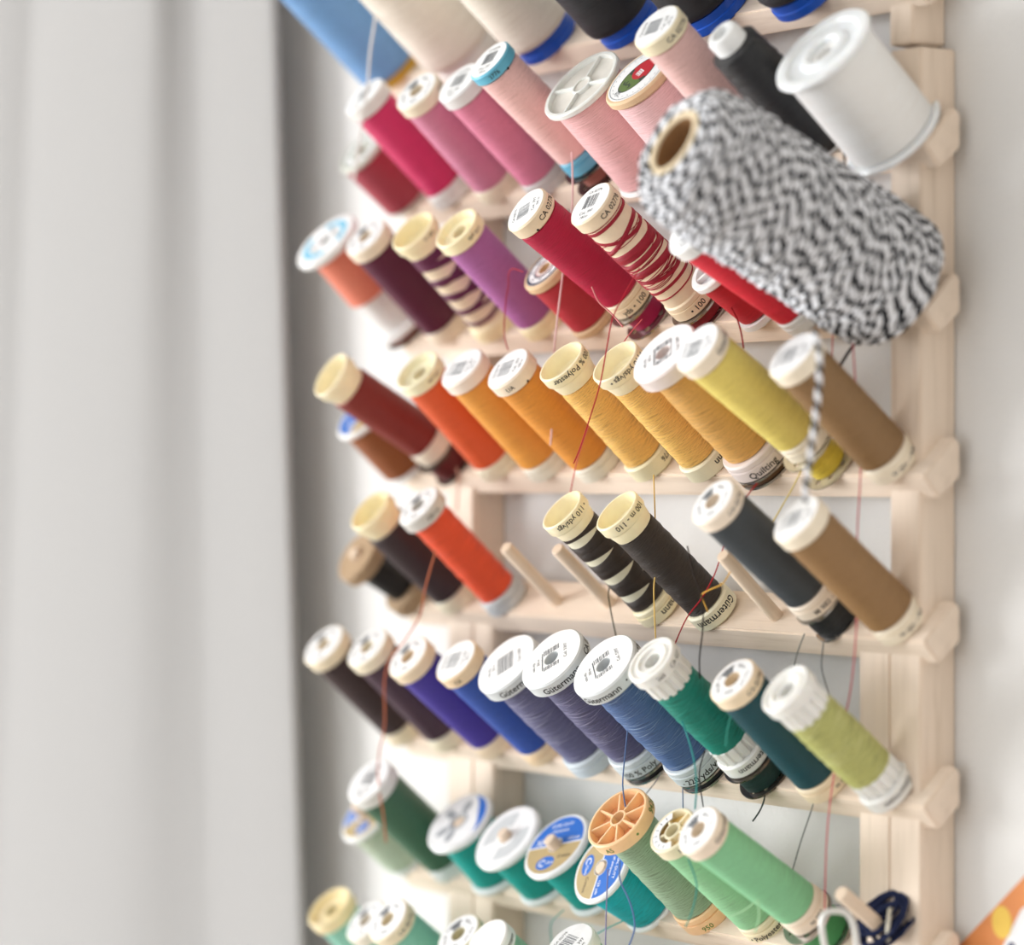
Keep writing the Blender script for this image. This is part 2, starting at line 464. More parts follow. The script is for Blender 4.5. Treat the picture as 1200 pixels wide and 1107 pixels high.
rack('second pale wooden rack at the top edge, holding big cones of thread', [0],
     [((246.6, 1.2, -20.0), (256.3, 13.95, 130)), ((24, 1.2, -20.0), (38, 13.95, 130))], -22, 262, -0.5, lambda r: CONE_X)

# ------------------------------------------------------------------ spools
CREAM = (240, 222, 192); YEL = (254, 240, 200); WHITE = (238, 238, 236); GREY = (214, 219, 221); IVORY = (243, 232, 200)
ink = plain(INK, 0.6); grey_ink = plain((92, 97, 103), 0.6); pale_ink = plain((165, 170, 175), 0.6)
paper = plain((244, 245, 246), 0.55)
ROOTS = {}
def rip(amp, f1, f2, ph):
    return lambda a, z: amp*(0.5*math.sin(f1*z+ph+2*math.sin(a))+0.5*math.sin(f2*z+1.7*ph+a))
def winding(root, r, z0, z1, mat, hole=2.8, bulge=0.0, taper=0.0, amp=0.07, soft=0.8, name='thread_winding'):
    n = 22
    P = [(hole, z0), (r-soft, z0+0.02)]
    for k in range(n+1):
        u = k/n
        z = z0 + soft*0.5 + (z1-z0-soft)*u
        P.append((r + bulge*math.sin(math.pi*u) + taper*(u-0.5), z))
    P += [(r+taper*0.5-soft, z1-0.02), (hole, z1)]
    ph = random.uniform(0, 6)
    return lathe(name, P, mat, root, 48, True, rip(amp, random.uniform(1.1, 1.7), random.uniform(2.2, 3.1), ph), 50)
def base_flange(root, rf, hb, mat, slit=True, hole=2.8):
    if slit:
        P = [(hole, 0), (rf-0.5, 0), (rf, 0.5), (rf, hb*0.62), (rf-0.5, hb*0.64), (rf-0.5, hb*0.70), (rf-0.12, hb*0.72), (rf-0.25, hb-0.5), (rf-0.7, hb), (hole, hb)]
    else:
        P = [(hole, 0), (rf-0.6, 0), (rf, 0.6), (rf, hb-0.6), (rf-0.6, hb), (hole, hb)]
    return lathe('base_flange', P, mat, root, 40, True)
def cap_solid(root, L, rc, h, mat, hole=0.0):
    P = [(max(hole, 2.6), L-h), (rc-0.5, L-h), (rc, L-h+0.5), (rc, L-0.5), (rc-0.5, L)]
    P += [(hole, L)] if hole else [(0.01, L), (0.01, L-0.8)]
    return lathe('cap', P, mat, root, 44, True)
def label_disc(cap, L, r, mat=None, hole=0.0):
    return lathe('cap_label', [(max(hole, 0.01), L), (r, L), (r, L+0.05), (max(hole, 0.01), L+0.05)], mat or paper, cap, 40, True)
def cap_cup(root, L, rc, mat):
    P = [(2.8, L-8.2), (rc*0.82, L-8.2), (rc*0.84, L-7.6), (rc*0.90, L-5.2), (rc*0.90, L-4.4), (rc-0.25, L-4.0), (rc, L-3.6), (rc, L-0.25), (rc-0.25, L), (rc-0.7, L),
         (rc-0.85, L-0.4), (rc-1.3, L-5.0), (rc-1.9, L-5.6), (3.9, L-5.7), (3.7, L-4.6), (3.0, L-4.6), (2.8, L-5.4)]
    return lathe('cap', P, mat, root, 44, True)
def cap_dish(root, L, rc, h, mat):
    P = [(2.8, L-h), (rc-0.5, L-h), (rc, L-h+0.5), (rc, L-0.3), (rc-0.3, L), (rc-0.9, L), (rc-1.1, L-0.4), (rc-1.8, L-2.2), (3.6, L-2.4), (3.4, L-1.8), (2.8, L-1.8)]
    return lathe('cap', P, mat, root, 44, True)
def p_barcode(P, r, rot, hole=False, small=False):
    c, s = math.cos(rot), math.sin(rot)
    def q(x, y): return (x*c-y*s, x*s+y*c)
    x = -r*0.42
    random.seed(int(r*100)+int(rot*10))
    while x < r*0.36:
        w = random.choice((0.12, 0.2, 0.3, 0.42))
        px, py = q(x+w/2, r*0.12)
        P.rect(px, py, w, r*0.72, grey_ink, 0, rot)
        x += w + random.choice((0.16, 0.22, 0.34))
    for k, (t, y, sz) in enumerate((('Col. 397', -r*0.50, r*0.24), ('100 m', -r*0.76, r*0.2), ('CA 02776', r*0.68, r*0.2))):
        px, py = q(0, y); P.text(t, px, py, sz, ink, 0, rot)
    if hole:
        P.disc(0, 0.0, 2.3, 2.3, plain((70, 52, 44), 0.8), 0.03)
def rib_collar(root, name, r, z0, z1, mat, n=15):
    return lathe(name, [(2.8, z0), (r-0.2, z0), (r, z0+0.3), (r, z1-0.3), (r-0.2, z1), (2.8, z1)], mat, root, n*8, True,
                 lambda a, z: (-0.75 if math.sin(n*a) < -0.1 else 0.0), 25)
def spoke_cap(root, L, rc, h, mat, n, hub=2.9, plug=False, floor_mat=None, sw=0.7, depth=3.0, rim=0.9):
    cap = lathe('cap', [(rc-rim-0.3, L-h), (rc-0.3, L-h), (rc, L-h+0.3), (rc, L-0.35), (rc-0.35, L), (rc-rim, L), (rc-rim-0.1, L-0.4)], mat, root, 48, True)
    lathe('cap_floor', [(hub-0.6, L-depth-0.4), (rc-rim+0.05, L-depth-0.4), (rc-rim+0.05, L-depth), (hub-0.6, L-depth)], floor_mat or mat, cap, 40, True)
    lathe('hub', [(hub-0.65, L-depth-3), (hub, L-depth-3), (hub, L-0.5), (hub-0.15, L-0.3), (hub-0.65, L-0.3)], mat, cap, 28, True)
    if plug: lathe('hub_plug', [(0.01, L-1.2), (hub-.6, L-1.2), (hub-.6, L-.8), (0.01, L-.8)], floor_mat or mat, cap, 28, True)
    me = box_mesh('spoke', (hub-0.1, -sw/2, L-depth-0.1), (rc-rim+0.1, sw/2, L-0.35), 0.12); me.materials.append(mat)
    for k in range(n):
        s = bpy.data.objects.new('spoke', me); C.objects.link(s); s.parent = cap
        s.rotation_euler.z = 2*math.pi*(k+0.35)/n
    return cap
def bands(root, rr, spec, mat, name='thread_winding', th=0.3):
    """loops of thread laid round a bare core: (z, width, tilt, phase)"""
    vs, fs = [], []
    seg = 44
    for (zc, w, A, ph) in spec:
        k0 = len(vs)
        for k in range(seg):
            a = 2*math.pi*k/seg
            z = zc + A*math.cos(a+ph)
            ww = w/2
            for (dr, dz) in ((0, -ww), (th*0.8, -ww*0.85), (th, 0), (th*0.8, ww*0.85), (0, ww)):
                vs.append(((rr+dr)*math.cos(a)*S, (rr+dr)*math.sin(a)*S, (z+dz)*S))
        for k in range(seg):
            k2 = (k+1) % seg
            for j in range(4):
                fs.append((k0+k*5+j, k0+k2*5+j, k0+k2*5+j+1, k0+k*5+j+1))
    me = bpy.data.meshes.new(name); me.from_pydata(vs, [], fs); me.update()
    return link(name, me, mat, root, 60)
def spool_root(row, idx, label, group, name='thread_spool'):
    L, b, al, be = TILT[(row, idx)]
    root = thing(name, frame(base_pt(row, idx, b), direction(al, be)), label, 'thread spool', group)
    ROOTS[(row, idx)] = root
    return root, L
ROWS = {1: 'spools of the pink row', 2: 'spools of the red row', 3: 'spools of the yellow row', 4: 'spools of the brown row',
        5: 'spools of the blue row', 6: 'spools of the green row', 7: 'mint spools along the bottom edge'}
def slim(row, idx, label, col, rc=8.4, rb=7.7, top='label', capc=CREAM, h=4.8, hb=6.0, rf=8.2, rim=(), foot=(), basec=None, rot=0.6,
         tm=None, bulge=0.0, taper=0.0, amp=0.06, slit=True, lab=True, wind=True):
    """a slim sewing-thread spool: cap, wound thread and printed foot"""
    root, L = spool_root(row, idx, label, ROWS[row])
    cm = plain(capc, 0.45); bmt = plain(basec or capc, 0.45)
    top_h = 8.2 if top == 'cup' else h
    if top == 'cup':
        cap = cap_cup(root, L, rc, plain(capc, 0.4, sss=0.15)); zt = L-1.9
    elif top == 'dish':
        cap = cap_dish(root, L, rc, h, plain(capc, 0.4, sss=0.15)); zt = L-h*0.5
    elif top == 'hole':
        cap = cap_solid(root, L, rc, h, cm, 2.7); zt = L-h*0.5
        label_disc(cap, L, rc-0.7, None, 2.8)
        P = Print(); p_label_ring(P, rc-0.9, rot); P.build('cap_print', cap, L+0.09)
    else:
        cap = cap_solid(root, L, rc, h, cm); zt = L-h*0.5
        if lab:
            label_disc(cap, L, rc-0.6)
            P = Print(); p_barcode(P, rc-1.0, rot); P.build('cap_print', cap, L+0.09)
    for (s, th, size, flip) in rim: rim_text('rim_text', s, rc, zt, size, th, ink, cap, flip)
    base = base_flange(root, rf, hb, bmt, slit)
    for (s, th, size, flip) in foot: rim_text('foot_text', s, rf, hb*0.36 if slit else hb*0.5, size, th, ink, base, flip)
    if wind: winding(root, rb, hb, L-top_h, tm or thread(col), bulge=bulge, taper=taper, amp=amp)
    return root, L
def p_label_ring(P, r, rot):
    for k in range(5):
        a = rot + k*1.256
        P.text(('Col. 214', '100 m', 'CA 02776', '110 yds', '100%')[k], r*0.70*math.cos(a), r*0.70*math.sin(a), r*0.22, ink, 0, a-math.pi/2)
    for k in range(9):
        a = rot+2.0+k*0.09
        P.rect(r*0.62*math.cos(a), r*0.62*math.sin(a), r*0.42, 0.2+0.12*(k % 3), grey_ink, 0, a)
CA = lambda th=12: (('CA 02776', th, 2.3, False),)
# ---- pink row
def wide_spool(row, idx, label, col, rc, rb, rf, thick=2.2, fcol=WHITE, print_fn=None, tm=None, top='flange', taper=0.0, hole=2.7, fthick=None, floorc=None):
    root, L = spool_root(row, idx, label, ROWS[row])
    fm = plain(fcol, 0.38, sss=0.1) if top != 'wood' else wood(fcol, 'Z', tag='spool')
    ft = fthick or thick
    lathe('base_flange', [(hole, 0), (rf-0.8, 0), (rf, 0.7), (rf, ft-0.7), (rf-0.6, ft), (hole, ft)], fm, root, 44, True)
    cap = lathe('cap', [(hole, L-thick), (rc-0.7, L-thick), (rc, L-thick+0.7), (rc, L-0.6), (rc-0.6, L), (hole, L)], fm, root, 48, True)
    if print_fn:
        label_disc(cap, L, rc-1.3, None, hole+0.1)
        P = Print(); print_fn(P, rc-1.4); P.build('cap_print', cap, L+0.09)
    winding(root, rb, ft, L-thick, tm or thread(col), taper=taper, amp=0.05)
    return root, L
BLUE = plain((38, 108, 200), 0.5); GOLD = plain((186, 164, 118), 0.5); NAVY = plain((44, 58, 84), 0.6)
def p_coats(rot):
    def f(P, r):
        c, s = math.cos(rot), math.sin(rot)
        def arc(a0, a1, m, z):
            n = 20; pts = []
            for k in range(n+1):
                a = R(a0+(a1-a0)*k/n); pts.append((r*math.cos(a+rot), r*math.sin(a+rot)))
            P.poly(pts, m, z)
        n = 24
        for half, m in ((1, BLUE), (-1, GOLD)):
            for k in range(n):
                a, b = math.pi*k/n*half+rot, math.pi*(k+1)/n*half+rot
                r0 = 2.9
                P.poly([(r0*math.cos(a), r0*math.sin(a)), (r*math.cos(a), r*math.sin(a)), (r*math.cos(b), r*math.sin(b)), (r0*math.cos(b), r0*math.sin(b))], m, 0)
        q = lambda x, y: (x*c-y*s, x*s+y*c)
        for sx in (-1, 1): P.rect(*q(sx*(r+2.9)/2, 0), r-2.9, 0.5, paper, 0.02, rot)
        P.disc(*q(-r*0.12, -r*0.62), r*0.34, r*0.24, BLUE, 0.02, rot=rot)
        P.text('C', *q(-r*0.25, -r*0.62), r*0.34, paper, 0.04, rot)
        P.text('Clark', *q(r*0.05, -r*0.62), r*0.14, paper, 0.04, rot)
        P.text('Cotton', *q(r*0.52, -r*0.45), r*0.17, ink, 0.02, rot)
        P.text('DUAL DUTY', *q(0, r*0.72), r*0.15, paper, 0.02, rot)
        P.text('all purpose', *q(0, r*0.52), r*0.14, paper, 0.02, rot)
        P.text('125 yds', *q(r*0.66, r*0.16), r*0.15, paper, 0.02, rot)
        P.text('XP', *q(-r*0.62, r*0.18), r*0.3, paper, 0.02, rot)
    return f
def p_ring(c1, c2):
    def f(P, r):
        P.ring(r*0.86, r, c1); P.ring(r*0.5, r*0.58, c1); P.ring(3.0, r*0.5, c2, 0, 24)
        for k in range(8):
            a = k*0.785; P.text('50', r*0.72*math.cos(a), r*0.72*math.sin(a), r*0.2, c1, 0.02, a-math.pi/2)
    return f
def p_bluering(P, r):
    m = plain((120, 196, 226), 0.5)
    P.ring(r*0.62, r*0.86, m, 0, 24, 20, 160); P.ring(r*0.62, r*0.86, m, 0, 24, 200, 340)
    P.text('Mercerized', 0, r*0.40, r*0.2, grey_ink, 0.02, 0); P.text('Cotton', 0, -r*0.42, r*0.2, grey_ink, 0.02, 0)
def p_emblem(P, r):
    p_emblem_flat(P, r)
    P.v = [(-y, x, z) for x, y, z in P.v]
def p_emblem_flat(P, r):
    red = plain((190, 40, 52), 0.5); grn = plain((98, 122, 66), 0.5); dg = plain((62, 70, 62), 0.6)
    rot = R(180)
    P.ring(r*0.93, r*0.96, pale_ink)
    for k in range(26):
        a = 2*math.pi*k/26; P.rect(r*0.84*math.cos(a), r*0.84*math.sin(a), 0.5, 0.22, dg, 0.02, a+1.57)
    P.disc(0, 0, r*0.70, r*0.50, dg, 0.01, 36)
    P.disc(0, 0, r*0.66, r*0.46, grn, 0.02, 24, 0, 180-82, 180+82)
    P.disc(0, 0, r*0.66, r*0.46, red, 0.02, 24, 0, -82, 82)
    P.disc(r*0.14, 0, r*0.30, r*0.36, red, 0.03)
    for k in range(4): P.rect(r*0.10, (k-1.5)*0.85, r*0.24, 0.42, paper, 0.05, 0.15)
    for k in range(3): P.rect(r*0.12+(k-1)*0.8, 0, 0.3, 2.9, paper, 0.05, 0)
    for k in range(5): P.disc(-r*0.40+0.5*(k % 2), (k-2)*1.1, 1.0, 0.35, dg, 0.04, 10, k)
    for k, t in enumerate(('100 yds', 'size 50', 'cotton')): P.text(t, -r*0.80+k*0.75, 0, 1.0, grey_ink, 0.03, R(90))
wide_spool(1, 0, 'short wide maroon spool with a greenish cap below the hot pink spool', (168, 62, 78), 9.8, 9.2, 9.0, 2.0, (206, 208, 196), p_ring(plain((150, 158, 146), .6), plain((196, 200, 190), .6)), floorc=1)
slim(1, 1, 'hot pink spool with a white cap, second from left in the pink row', (212, 48, 104), capc=(232, 230, 226), rb=7.6)
slim(1, 2, 'mauve pink spool with a cream cap beside the hot pink one', (214, 136, 166), capc=(240, 228, 204), top='hole', rim=CA(70))
slim(1, 3, 'rose pink spool with a clear white cap, left of the blue-capped spool', (220, 130, 160), capc=(228, 228, 228), basec=(214, 210, 208))
slim(1, 4, 'light pink spool with sky blue cap and foot', (242, 198, 194), capc=(104, 186, 214), basec=(104, 178, 206), rc=8.0, rb=7.5, rf=7.8, h=3.8, rim=(('2776', -20, 2.0, False), ('.', 12, 6, False)))
r_, L_ = spool_root(1, 5, 'pale pink spool with a wide white four-spoke flange', ROWS[1])
spoke_cap(r_, L_, 14.2, 1.9, plain((236, 238, 234), .35, sss=.1), 4, 3.6, plug=True, depth=1.5, sw=0.8, rim=1.5, floor_mat=plain((226, 222, 214), .4))
winding(r_, 12.2, 2, L_-1.9, thread((246, 194, 196)), amp=0.04)
lathe('base_flange', [(2.8, 0), (12.5, 0), (13.2, .8), (12.5, 2), (2.8, 2)], plain(WHITE, .4), r_, 44, True)
wide_spool(1, 6, 'pink thread on a wooden spool with a red and green oval emblem', (248, 206, 210), 12.4, 11.4, 11.8, 3.0, (220, 190, 154), p_emblem, top='wood', hole=0.3)
slim(1, 7, 'pale pink spool with a cream printed cap, left of the black spool', (244, 202, 198), capc=IVORY, rc=8.3, rim=CA(20), rot=2.2)
def black_spool():
    root, L = spool_root(1, 8, 'black thread bulging on a narrow white core', ROWS[1])
    lathe('core', [(2.7, 0), (4.9, 0), (5.2, 0.4), (5.2, L-1.2), (4.6, L-0.2), (4.0, L), (3.0, L), (2.7, L-1)], plain((236, 238, 238), .3), root, 36, True)
    P = [(5.2, 1.5)]
    for k in range(31):
        u = k/30; z = 2+(L-8)*u
        P.append((8.7-1.9*max(0, u-.35)**1.3-(2.6*max(0, .12-u)/.12), z))
    P.append((5.2, L-5.2))
    lathe('thread_winding', P, thread((38, 39, 42), 1.2, 0.4, 0.9), root, 56, True, rip(0.22, 1.4, 2.7, 1.0), 60)
black_spool()
def white_spool():
    root, L = spool_root(1, 9, 'large white spool with broad rounded flanges above the twine', ROWS[1])
    m = plain((240, 243, 244), 0.28, sss=0.2)
    lathe('base_flange', [(3, 0), (14.8, 0), (15.7, .5), (15.9, 1.2), (15.2, 1.9), (3, 2.2)], m, root, 56, True)
    lathe('cap', [(5, L-2.2), (13.5, L-2.4), (15.6, L-1.9), (16.1, L-1.1), (15.6, L-0.3), (14.6, L), (12.6, L-0.3), (11.8, L-1.2), (8.2, L-1.5), (7.2, L-0.4), (5.6, L-0.3), (5, L-1)], m, root, 56, True)
    winding(root, 13.9, 2, L-2.2, thread((240, 241, 240), 0.6, 0.05, 0.15, sheen=0.05), taper=0.0, amp=0.02)
white_spool()

# ---- red row
def peach():
    root, L = spool_root(2, 0, 'half-used peach spool with a wide white and blue cap', ROWS[2])
    m = plain(WHITE, .38, sss=.1)
    lathe('base_flange', [(2.8, 0), (10.5, 0), (11.4, .8), (10.6, 2.2), (2.8, 2.4)], m, root, 44, True)
    cap = lathe('cap', [(2.8, L-3), (11.8, L-3), (12.7, L-2.2), (12.8, L-.8), (12.2, L), (2.8, L)], m, root, 48, True)
    label_disc(cap, L, 11.4, None, 2.9)
    P = Print(); p_bluering(P, 11.3); P.build('cap_print', cap, L+.09)
    lathe('core', [(2.8, 2.2), (7.4, 2.2), (6.9, 6), (6.9, L-3), (2.8, L-3)], m, root, 40, True)
    winding(root, 8.6, 17, L-3, thread((238, 138, 112)), hole=6.6)
peach()
slim(2, 1, 'dark maroon spool with a cream cap, left of the zigzag spool', (88, 18, 52), capc=(240, 226, 204), top='hole', rb=7.9)
def sparse(row, idx, label, col, capc, rcore, spec, top='cup', rim=(), foot=(), corec=(240, 224, 196), rc=8.4, rf=8.2):
    root, L = slim(row, idx, label, col, rc=rc, top=top, capc=capc, rim=rim, foot=foot, rf=rf, wind=False)
    zt = L-8.2 if top == 'cup' else L-4.8
    lathe('core', [(2.8, 6), (rcore, 6), (rcore, zt), (2.8, zt)], plain(corec, .45), root, 40, True)
    bands(root, rcore, spec, thread(col, 0.8, 0.25, 0.6))
    return root, L
random.seed(3)
zig = [(38.5, 4.5, .8, 0), (34, 3.0, 2.4, 1.0), (31, 2.4, -2.6, .6), (26.5, 2.6, 2.8, .9), (23.5, 2.0, -2.4, .4), (20, 2.4, 2.6, 1.1), (17, 1.8, -2.2, .5), (12.5, 1.4, 1.8, .8), (9.5, 1.6, -1.0, .2)]
sparse(2, 2, 'nearly empty plum spool with zigzag thread over a bare core', (98, 30, 72), YEL, 6.9, zig, rim=(('100 m', 20, 2.0, True),))
slim(2, 3, 'purple spool with a hollow yellow cap, left of the wooden red spool', (172, 104, 166), capc=YEL, top='dish', rim=(('110 yds', 20, 2.0, True),))
wide_spool(2, 4, 'short red wooden spool tucked under the crimson spool', (184, 46, 60), 8.9, 8.0, 8.6, 3.2, (220, 190, 152), p_ring(NAVY, plain((222, 190, 184), .6)), top='wood', hole=2.4)
slim(2, 5, 'deep crimson spool with a barcode cap printed CA 02776', (178, 10, 62), rim=(('CA 02776', 34, 2.5, False), ('.', -22, 6, False)), foot=(('yds • 100', -14, 2.7, False),), rb=7.9, rc=8.2, rot=2.4)
random.seed(11)
thin = [(random.uniform(15, 34), 0.17, random.uniform(-2.4, 2.4), random.uniform(-.6, .9)) for _ in range(34)]
sparse(2, 6, 'sparse red thread criss-crossing a cream core, left of the twine', (158, 16, 44), CREAM, 7.4,
       [(42.6, .3, .3, 0), (41.2, 1.2, .5, 0), (36.0, 1.3, 2.4, 2.3), (34.2, 1.6, 2.6, -.9), (28.4, 3.6, .8, .6), (24.6, 2.0, 1.2, .2), (20.4, 2.6, 1.2, .7), (17.8, 1.4, 2.0, 2.4), (12.4, 1.0, .9, .3), (9.8, .4, .3, 0)] + thin,
       top='label', rim=(('CA 02778', 22, 2.4, False),), foot=(('• 100', -8, 2.7, False),), rc=8.3)
def red_short():
    root, L = spool_root(2, 7, 'small dark red spool with a white two-window cap', ROWS[2])
    m = plain(WHITE, .38, sss=.1)
    spoke_cap(root, L, 8.6, 2.4, m, 2, 1.6, depth=1.8, sw=1.2, rim=2.0, floor_mat=plain((205, 203, 206), .5))
    lathe('base_flange', [(2.8, 0), (8.0, 0), (8.6, .6), (8.4, 2.4), (2.8, 2.6)], m, root, 40, True)
    winding(root, 7.5, 2.6, L-2.4, thread((186, 22, 42)), amp=.04)
red_short()
slim(2, 8, 'bright red spool with white ends half hidden by the twine', (222, 40, 62), capc=WHITE, rb=7.6, foot=(('100 m', 40, 2.0, False),))
def twine():
    L, b, al, be = TILT[(2, 9)]
    root = thing('twine_roll', frame(base_pt(2, 9, b), direction(al, be)), 'large roll of black and white striped twine on a cardboard core', 'twine')
    ROOTS[(2, 9)] = root
    card = plain((222, 204, 172), .8)
    lathe('cardboard_core', [(8.0, 0), (10.2, 0), (10.2, L), (10.0, L+.4), (8.3, L+.4), (8.0, L-.2)], card, root, 44, True)
    lathe('core_lining', [(7.9, 0.5), (8.02, 0.5), (8.02, L-.4), (7.9, L-.4)], plain((150, 112, 74), .8), root, 44, True)
    Rm = 19.3
    prof = [(10.2, .6), (14.5, .2), (17.6, 2.0), (Rm, 6.0), (Rm+.3, 20), (Rm, 40), (Rm+.2, 60), (Rm, L-11), (Rm-1.2, L-5), (Rm-3.6, L-1.8), (13.2, L-.3), (10.3, L-.4)]
    fine = smooth_path([(r, z, 0) for r, z in prof], 8)
    cum = [0.0]
    for k in range(1, len(fine)): cum.append(cum[-1]+(fine[k]-fine[k-1]).length)
    def on(s):
        d = max(0, min(1, s))*cum[-1]; k = 1
        while k < len(cum)-1 and cum[k] < d: k += 1
        u = (d-cum[k-1])/(cum[k]-cum[k-1]); v = fine[k-1].lerp(fine[k], u)
        t = (fine[k]-fine[k-1]).normalized()
        return v.x, v.y, t.y, -t.x                    # radius, height and outward normal of the roll's outline
    lathe('twine_body', [(10.2, .6)]+[(v.x-.35, v.y) for v in fine]+[(10.2, L-.6)], plain((96, 98, 104), .9), root, 48, True, None, 60)
    m, nt, bs = new_mat('twisted_black_white_twine')
    uv = nt.nodes.new('ShaderNodeUVMap'); sp = nt.nodes.new('ShaderNodeSeparateXYZ'); nt.links.new(uv.outputs[0], sp.inputs[0])
    a = nt.nodes.new('ShaderNodeMath'); a.operation = 'MULTIPLY_ADD'; nt.links.new(sp.outputs['X'], a.inputs[0]); a.inputs[1].default_value = 1/5.2; nt.links.new(sp.outputs['Y'], a.inputs[2])
    fr = nt.nodes.new('ShaderNodeMath'); fr.operation = 'FRACT'; nt.links.new(a.outputs[0], fr.inputs[0])
    rp = ramp(nt, fr.outputs[0], [(0.0, lin((24, 25, 30))), (0.40, lin((30, 32, 38))), (0.46, lin((236, 238, 243))), (0.94, lin((236, 238, 243))), (1.0, lin((24, 25, 30)))])
    nt.links.new(rp.outputs[0], bs.inputs['Base Color']); bs.inputs['Roughness'].default_value = .85; bs.inputs['Specular IOR Level'].default_value = .15
    random.seed(5)
    path = []
    th = 0; steps = 40; courses = 40
    for c in range(courses):                          # criss-cross lay, up and down the roll
        up = c % 2 == 0
        turns = random.uniform(2.6, 4.4); tot = int(turns*steps)
        a0, a1 = random.uniform(0.0, .07), random.uniform(.93, 1.0)
        ph = random.uniform(0, 6)
        for k in range(tot):
            u = k/tot
            s = a0+(a1-a0)*(u if up else 1-u) + .012*math.sin(th*1.3+ph)
            r, z, nr_, nz = on(s)
            lay = .15+.55*math.sin(th*1.9+ph)+.35*math.sin(th*3.1+c)+random.uniform(-.08, .08)
            path.append(Vector(((r+nr_*lay)*math.cos(th), (r+nr_*lay)*math.sin(th), z+nz*lay)))
            th += 2*math.pi/steps
    for c in range(2):                                # closely laid base course so no gap shows
        for k in range(62*steps):
            s = .01+.98*k/(62*steps); r, z, nr_, nz = on(s if c == 0 else 1-s)
            lay = -.15+.2*math.sin(th*.9)
            path.append(Vector(((r+nr_*lay)*math.cos(th), (r+nr_*lay)*math.sin(th), z+nz*lay))); th += 2*math.pi/steps
    link('twine_winding', tube_mesh('twine_winding', path, 0.78, 6, True), m, root, 80)
    return root, m
TWINE, TWINE_MAT = twine()

# ---- yellow row
wide_spool(3, 0, 'short brown spool with white flanges under the rust spool', (146, 82, 38), 11.4, 9.8, 10.2, 2.2, WHITE, p_coats(2.2))
slim(3, 1, 'rust red spool with a hollow cream cap, leftmost in the yellow row', (132, 42, 36), capc=(252, 240, 206), top='cup', rb=7.7, basec=(236, 226, 208))
slim(3, 2, 'bright rust orange spool with a pale yellow cap', (224, 94, 48), capc=(244, 238, 204), top='dish', rim=(('110 yds', 20, 1.9, True),), basec=(238, 230, 206))
slim(3, 3, 'golden orange spool beside the rust orange one', (234, 160, 68), capc=(246, 232, 218), basec=(236, 230, 214), rot=2.2)
slim(3, 4, 'amber orange spool, fifth from left in the yellow row', (229, 152, 60), capc=(246, 230, 208), basec=(236, 230, 214), rot=2.3, rim=(('UA', -30, 2.2, False), ('.', 10, 6, False)))
slim(3, 5, 'golden yellow spool with a cup-shaped cap reading 100 % Polyester', (248, 194, 106), capc=(255, 242, 204), top='cup', rb=6.9, rf=7.9, rim=(('100 % Polyester', 8, 2.7, True),), foot=(('02776', 42, 2.6, True),), basec=(240, 232, 196), slit=False, tm=thread((248, 194, 106), 1.3, .26, .8), amp=.12)
slim(3, 6, 'golden yellow spool with a cup-shaped cap reading 110 yds/vgs', (249, 197, 108), capc=(255, 242, 206), top='cup', rb=6.9, rf=7.9, rim=(('• 110 yds/vgs •', 8, 2.6, True),), foot=(('Gütermann', 62, 3.2, True),), basec=(240, 234, 204), slit=False, tm=thread((249, 197, 108), 1.3, .26, .8), amp=.12)
def denim(row, idx, label, col, tm, capc, rim, foot, hole, rot, basec=None, amp=.14, rb=8.9, rc=11.7, rf=10.3, hb=6.6):
    root, L = spool_root(row, idx, label, ROWS[row])
    cm = plain(capc, .4)
    cap = cap_solid(root, L, rc, 5.0, cm, 2.6 if hole else 0)
    label_disc(cap, L, rc-.5, plain((248, 249, 250), .5), 2.8 if hole else 0)
    P = Print()
    q = lambda x, y: (x*math.cos(rot)-y*math.sin(rot), x*math.sin(rot)+y*math.cos(rot))
    x = -3.4
    random.seed(idx)
    while x < 3.2:
        w = random.choice((.18, .28, .42))
        if hole and abs(x) < 2.9:
            P.rect(*q(x, 3.9), w, 2.3, grey_ink, 0, rot); P.rect(*q(x, -3.7), w, 1.8, grey_ink, 0, rot)
        else: P.rect(*q(x, 0.3), w, 8.4, grey_ink, 0, rot)
        x += w+random.choice((.2, .3))
    P.text('Col. 5397', *q(5.4, 0), 1.7, ink, 0, rot+R(90))
    P.text('250 m', *q(-5.0, 1.2), 1.3, ink, 0, rot+R(90)); P.text('100% PES', *q(-6.6, 0), 1.2, grey_ink, 0, rot+R(90))
    P.build('cap_print', cap, L+.09)
    for (s, th, size, fl) in rim: rim_text('rim_text', s, rc, L-2.5, size, th, ink, cap, fl)
    base = base_flange(root, rf, hb, plain(basec or capc, .45))
    for (s, th, size, fl) in foot: rim_text('foot_text', s, rf, hb*.33, size, th, ink, base, fl)
    winding(root, rb, hb, L-5, tm, amp=amp, bulge=.3)
    return root, L
denim(3, 7, 'old gold quilting spool with a wide pinkish cap', (222, 170, 92), thread((222, 170, 92), 1.3, .26, .8), (232, 220, 216), (), (('Quilting  •  200', 10, 3.2, False),), True, 1.1, rb=8.4, rc=11.4, rf=10.4)
slim(3, 8, 'pale lemon yellow spool lying on a clear bobbin', (236, 216, 116), capc=(248, 234, 212), basec=(246, 236, 214), rim=(('Gütermann', 48, 2.4, False),), rb=7.9, rot=2.2)
slim(3, 9, 'khaki brown spool at the right end of the yellow row', (140, 108, 70), capc=(246, 234, 212), rb=7.9, foot=(('Mara • 100 m', 20, 2.3, True),), rot=2.3)

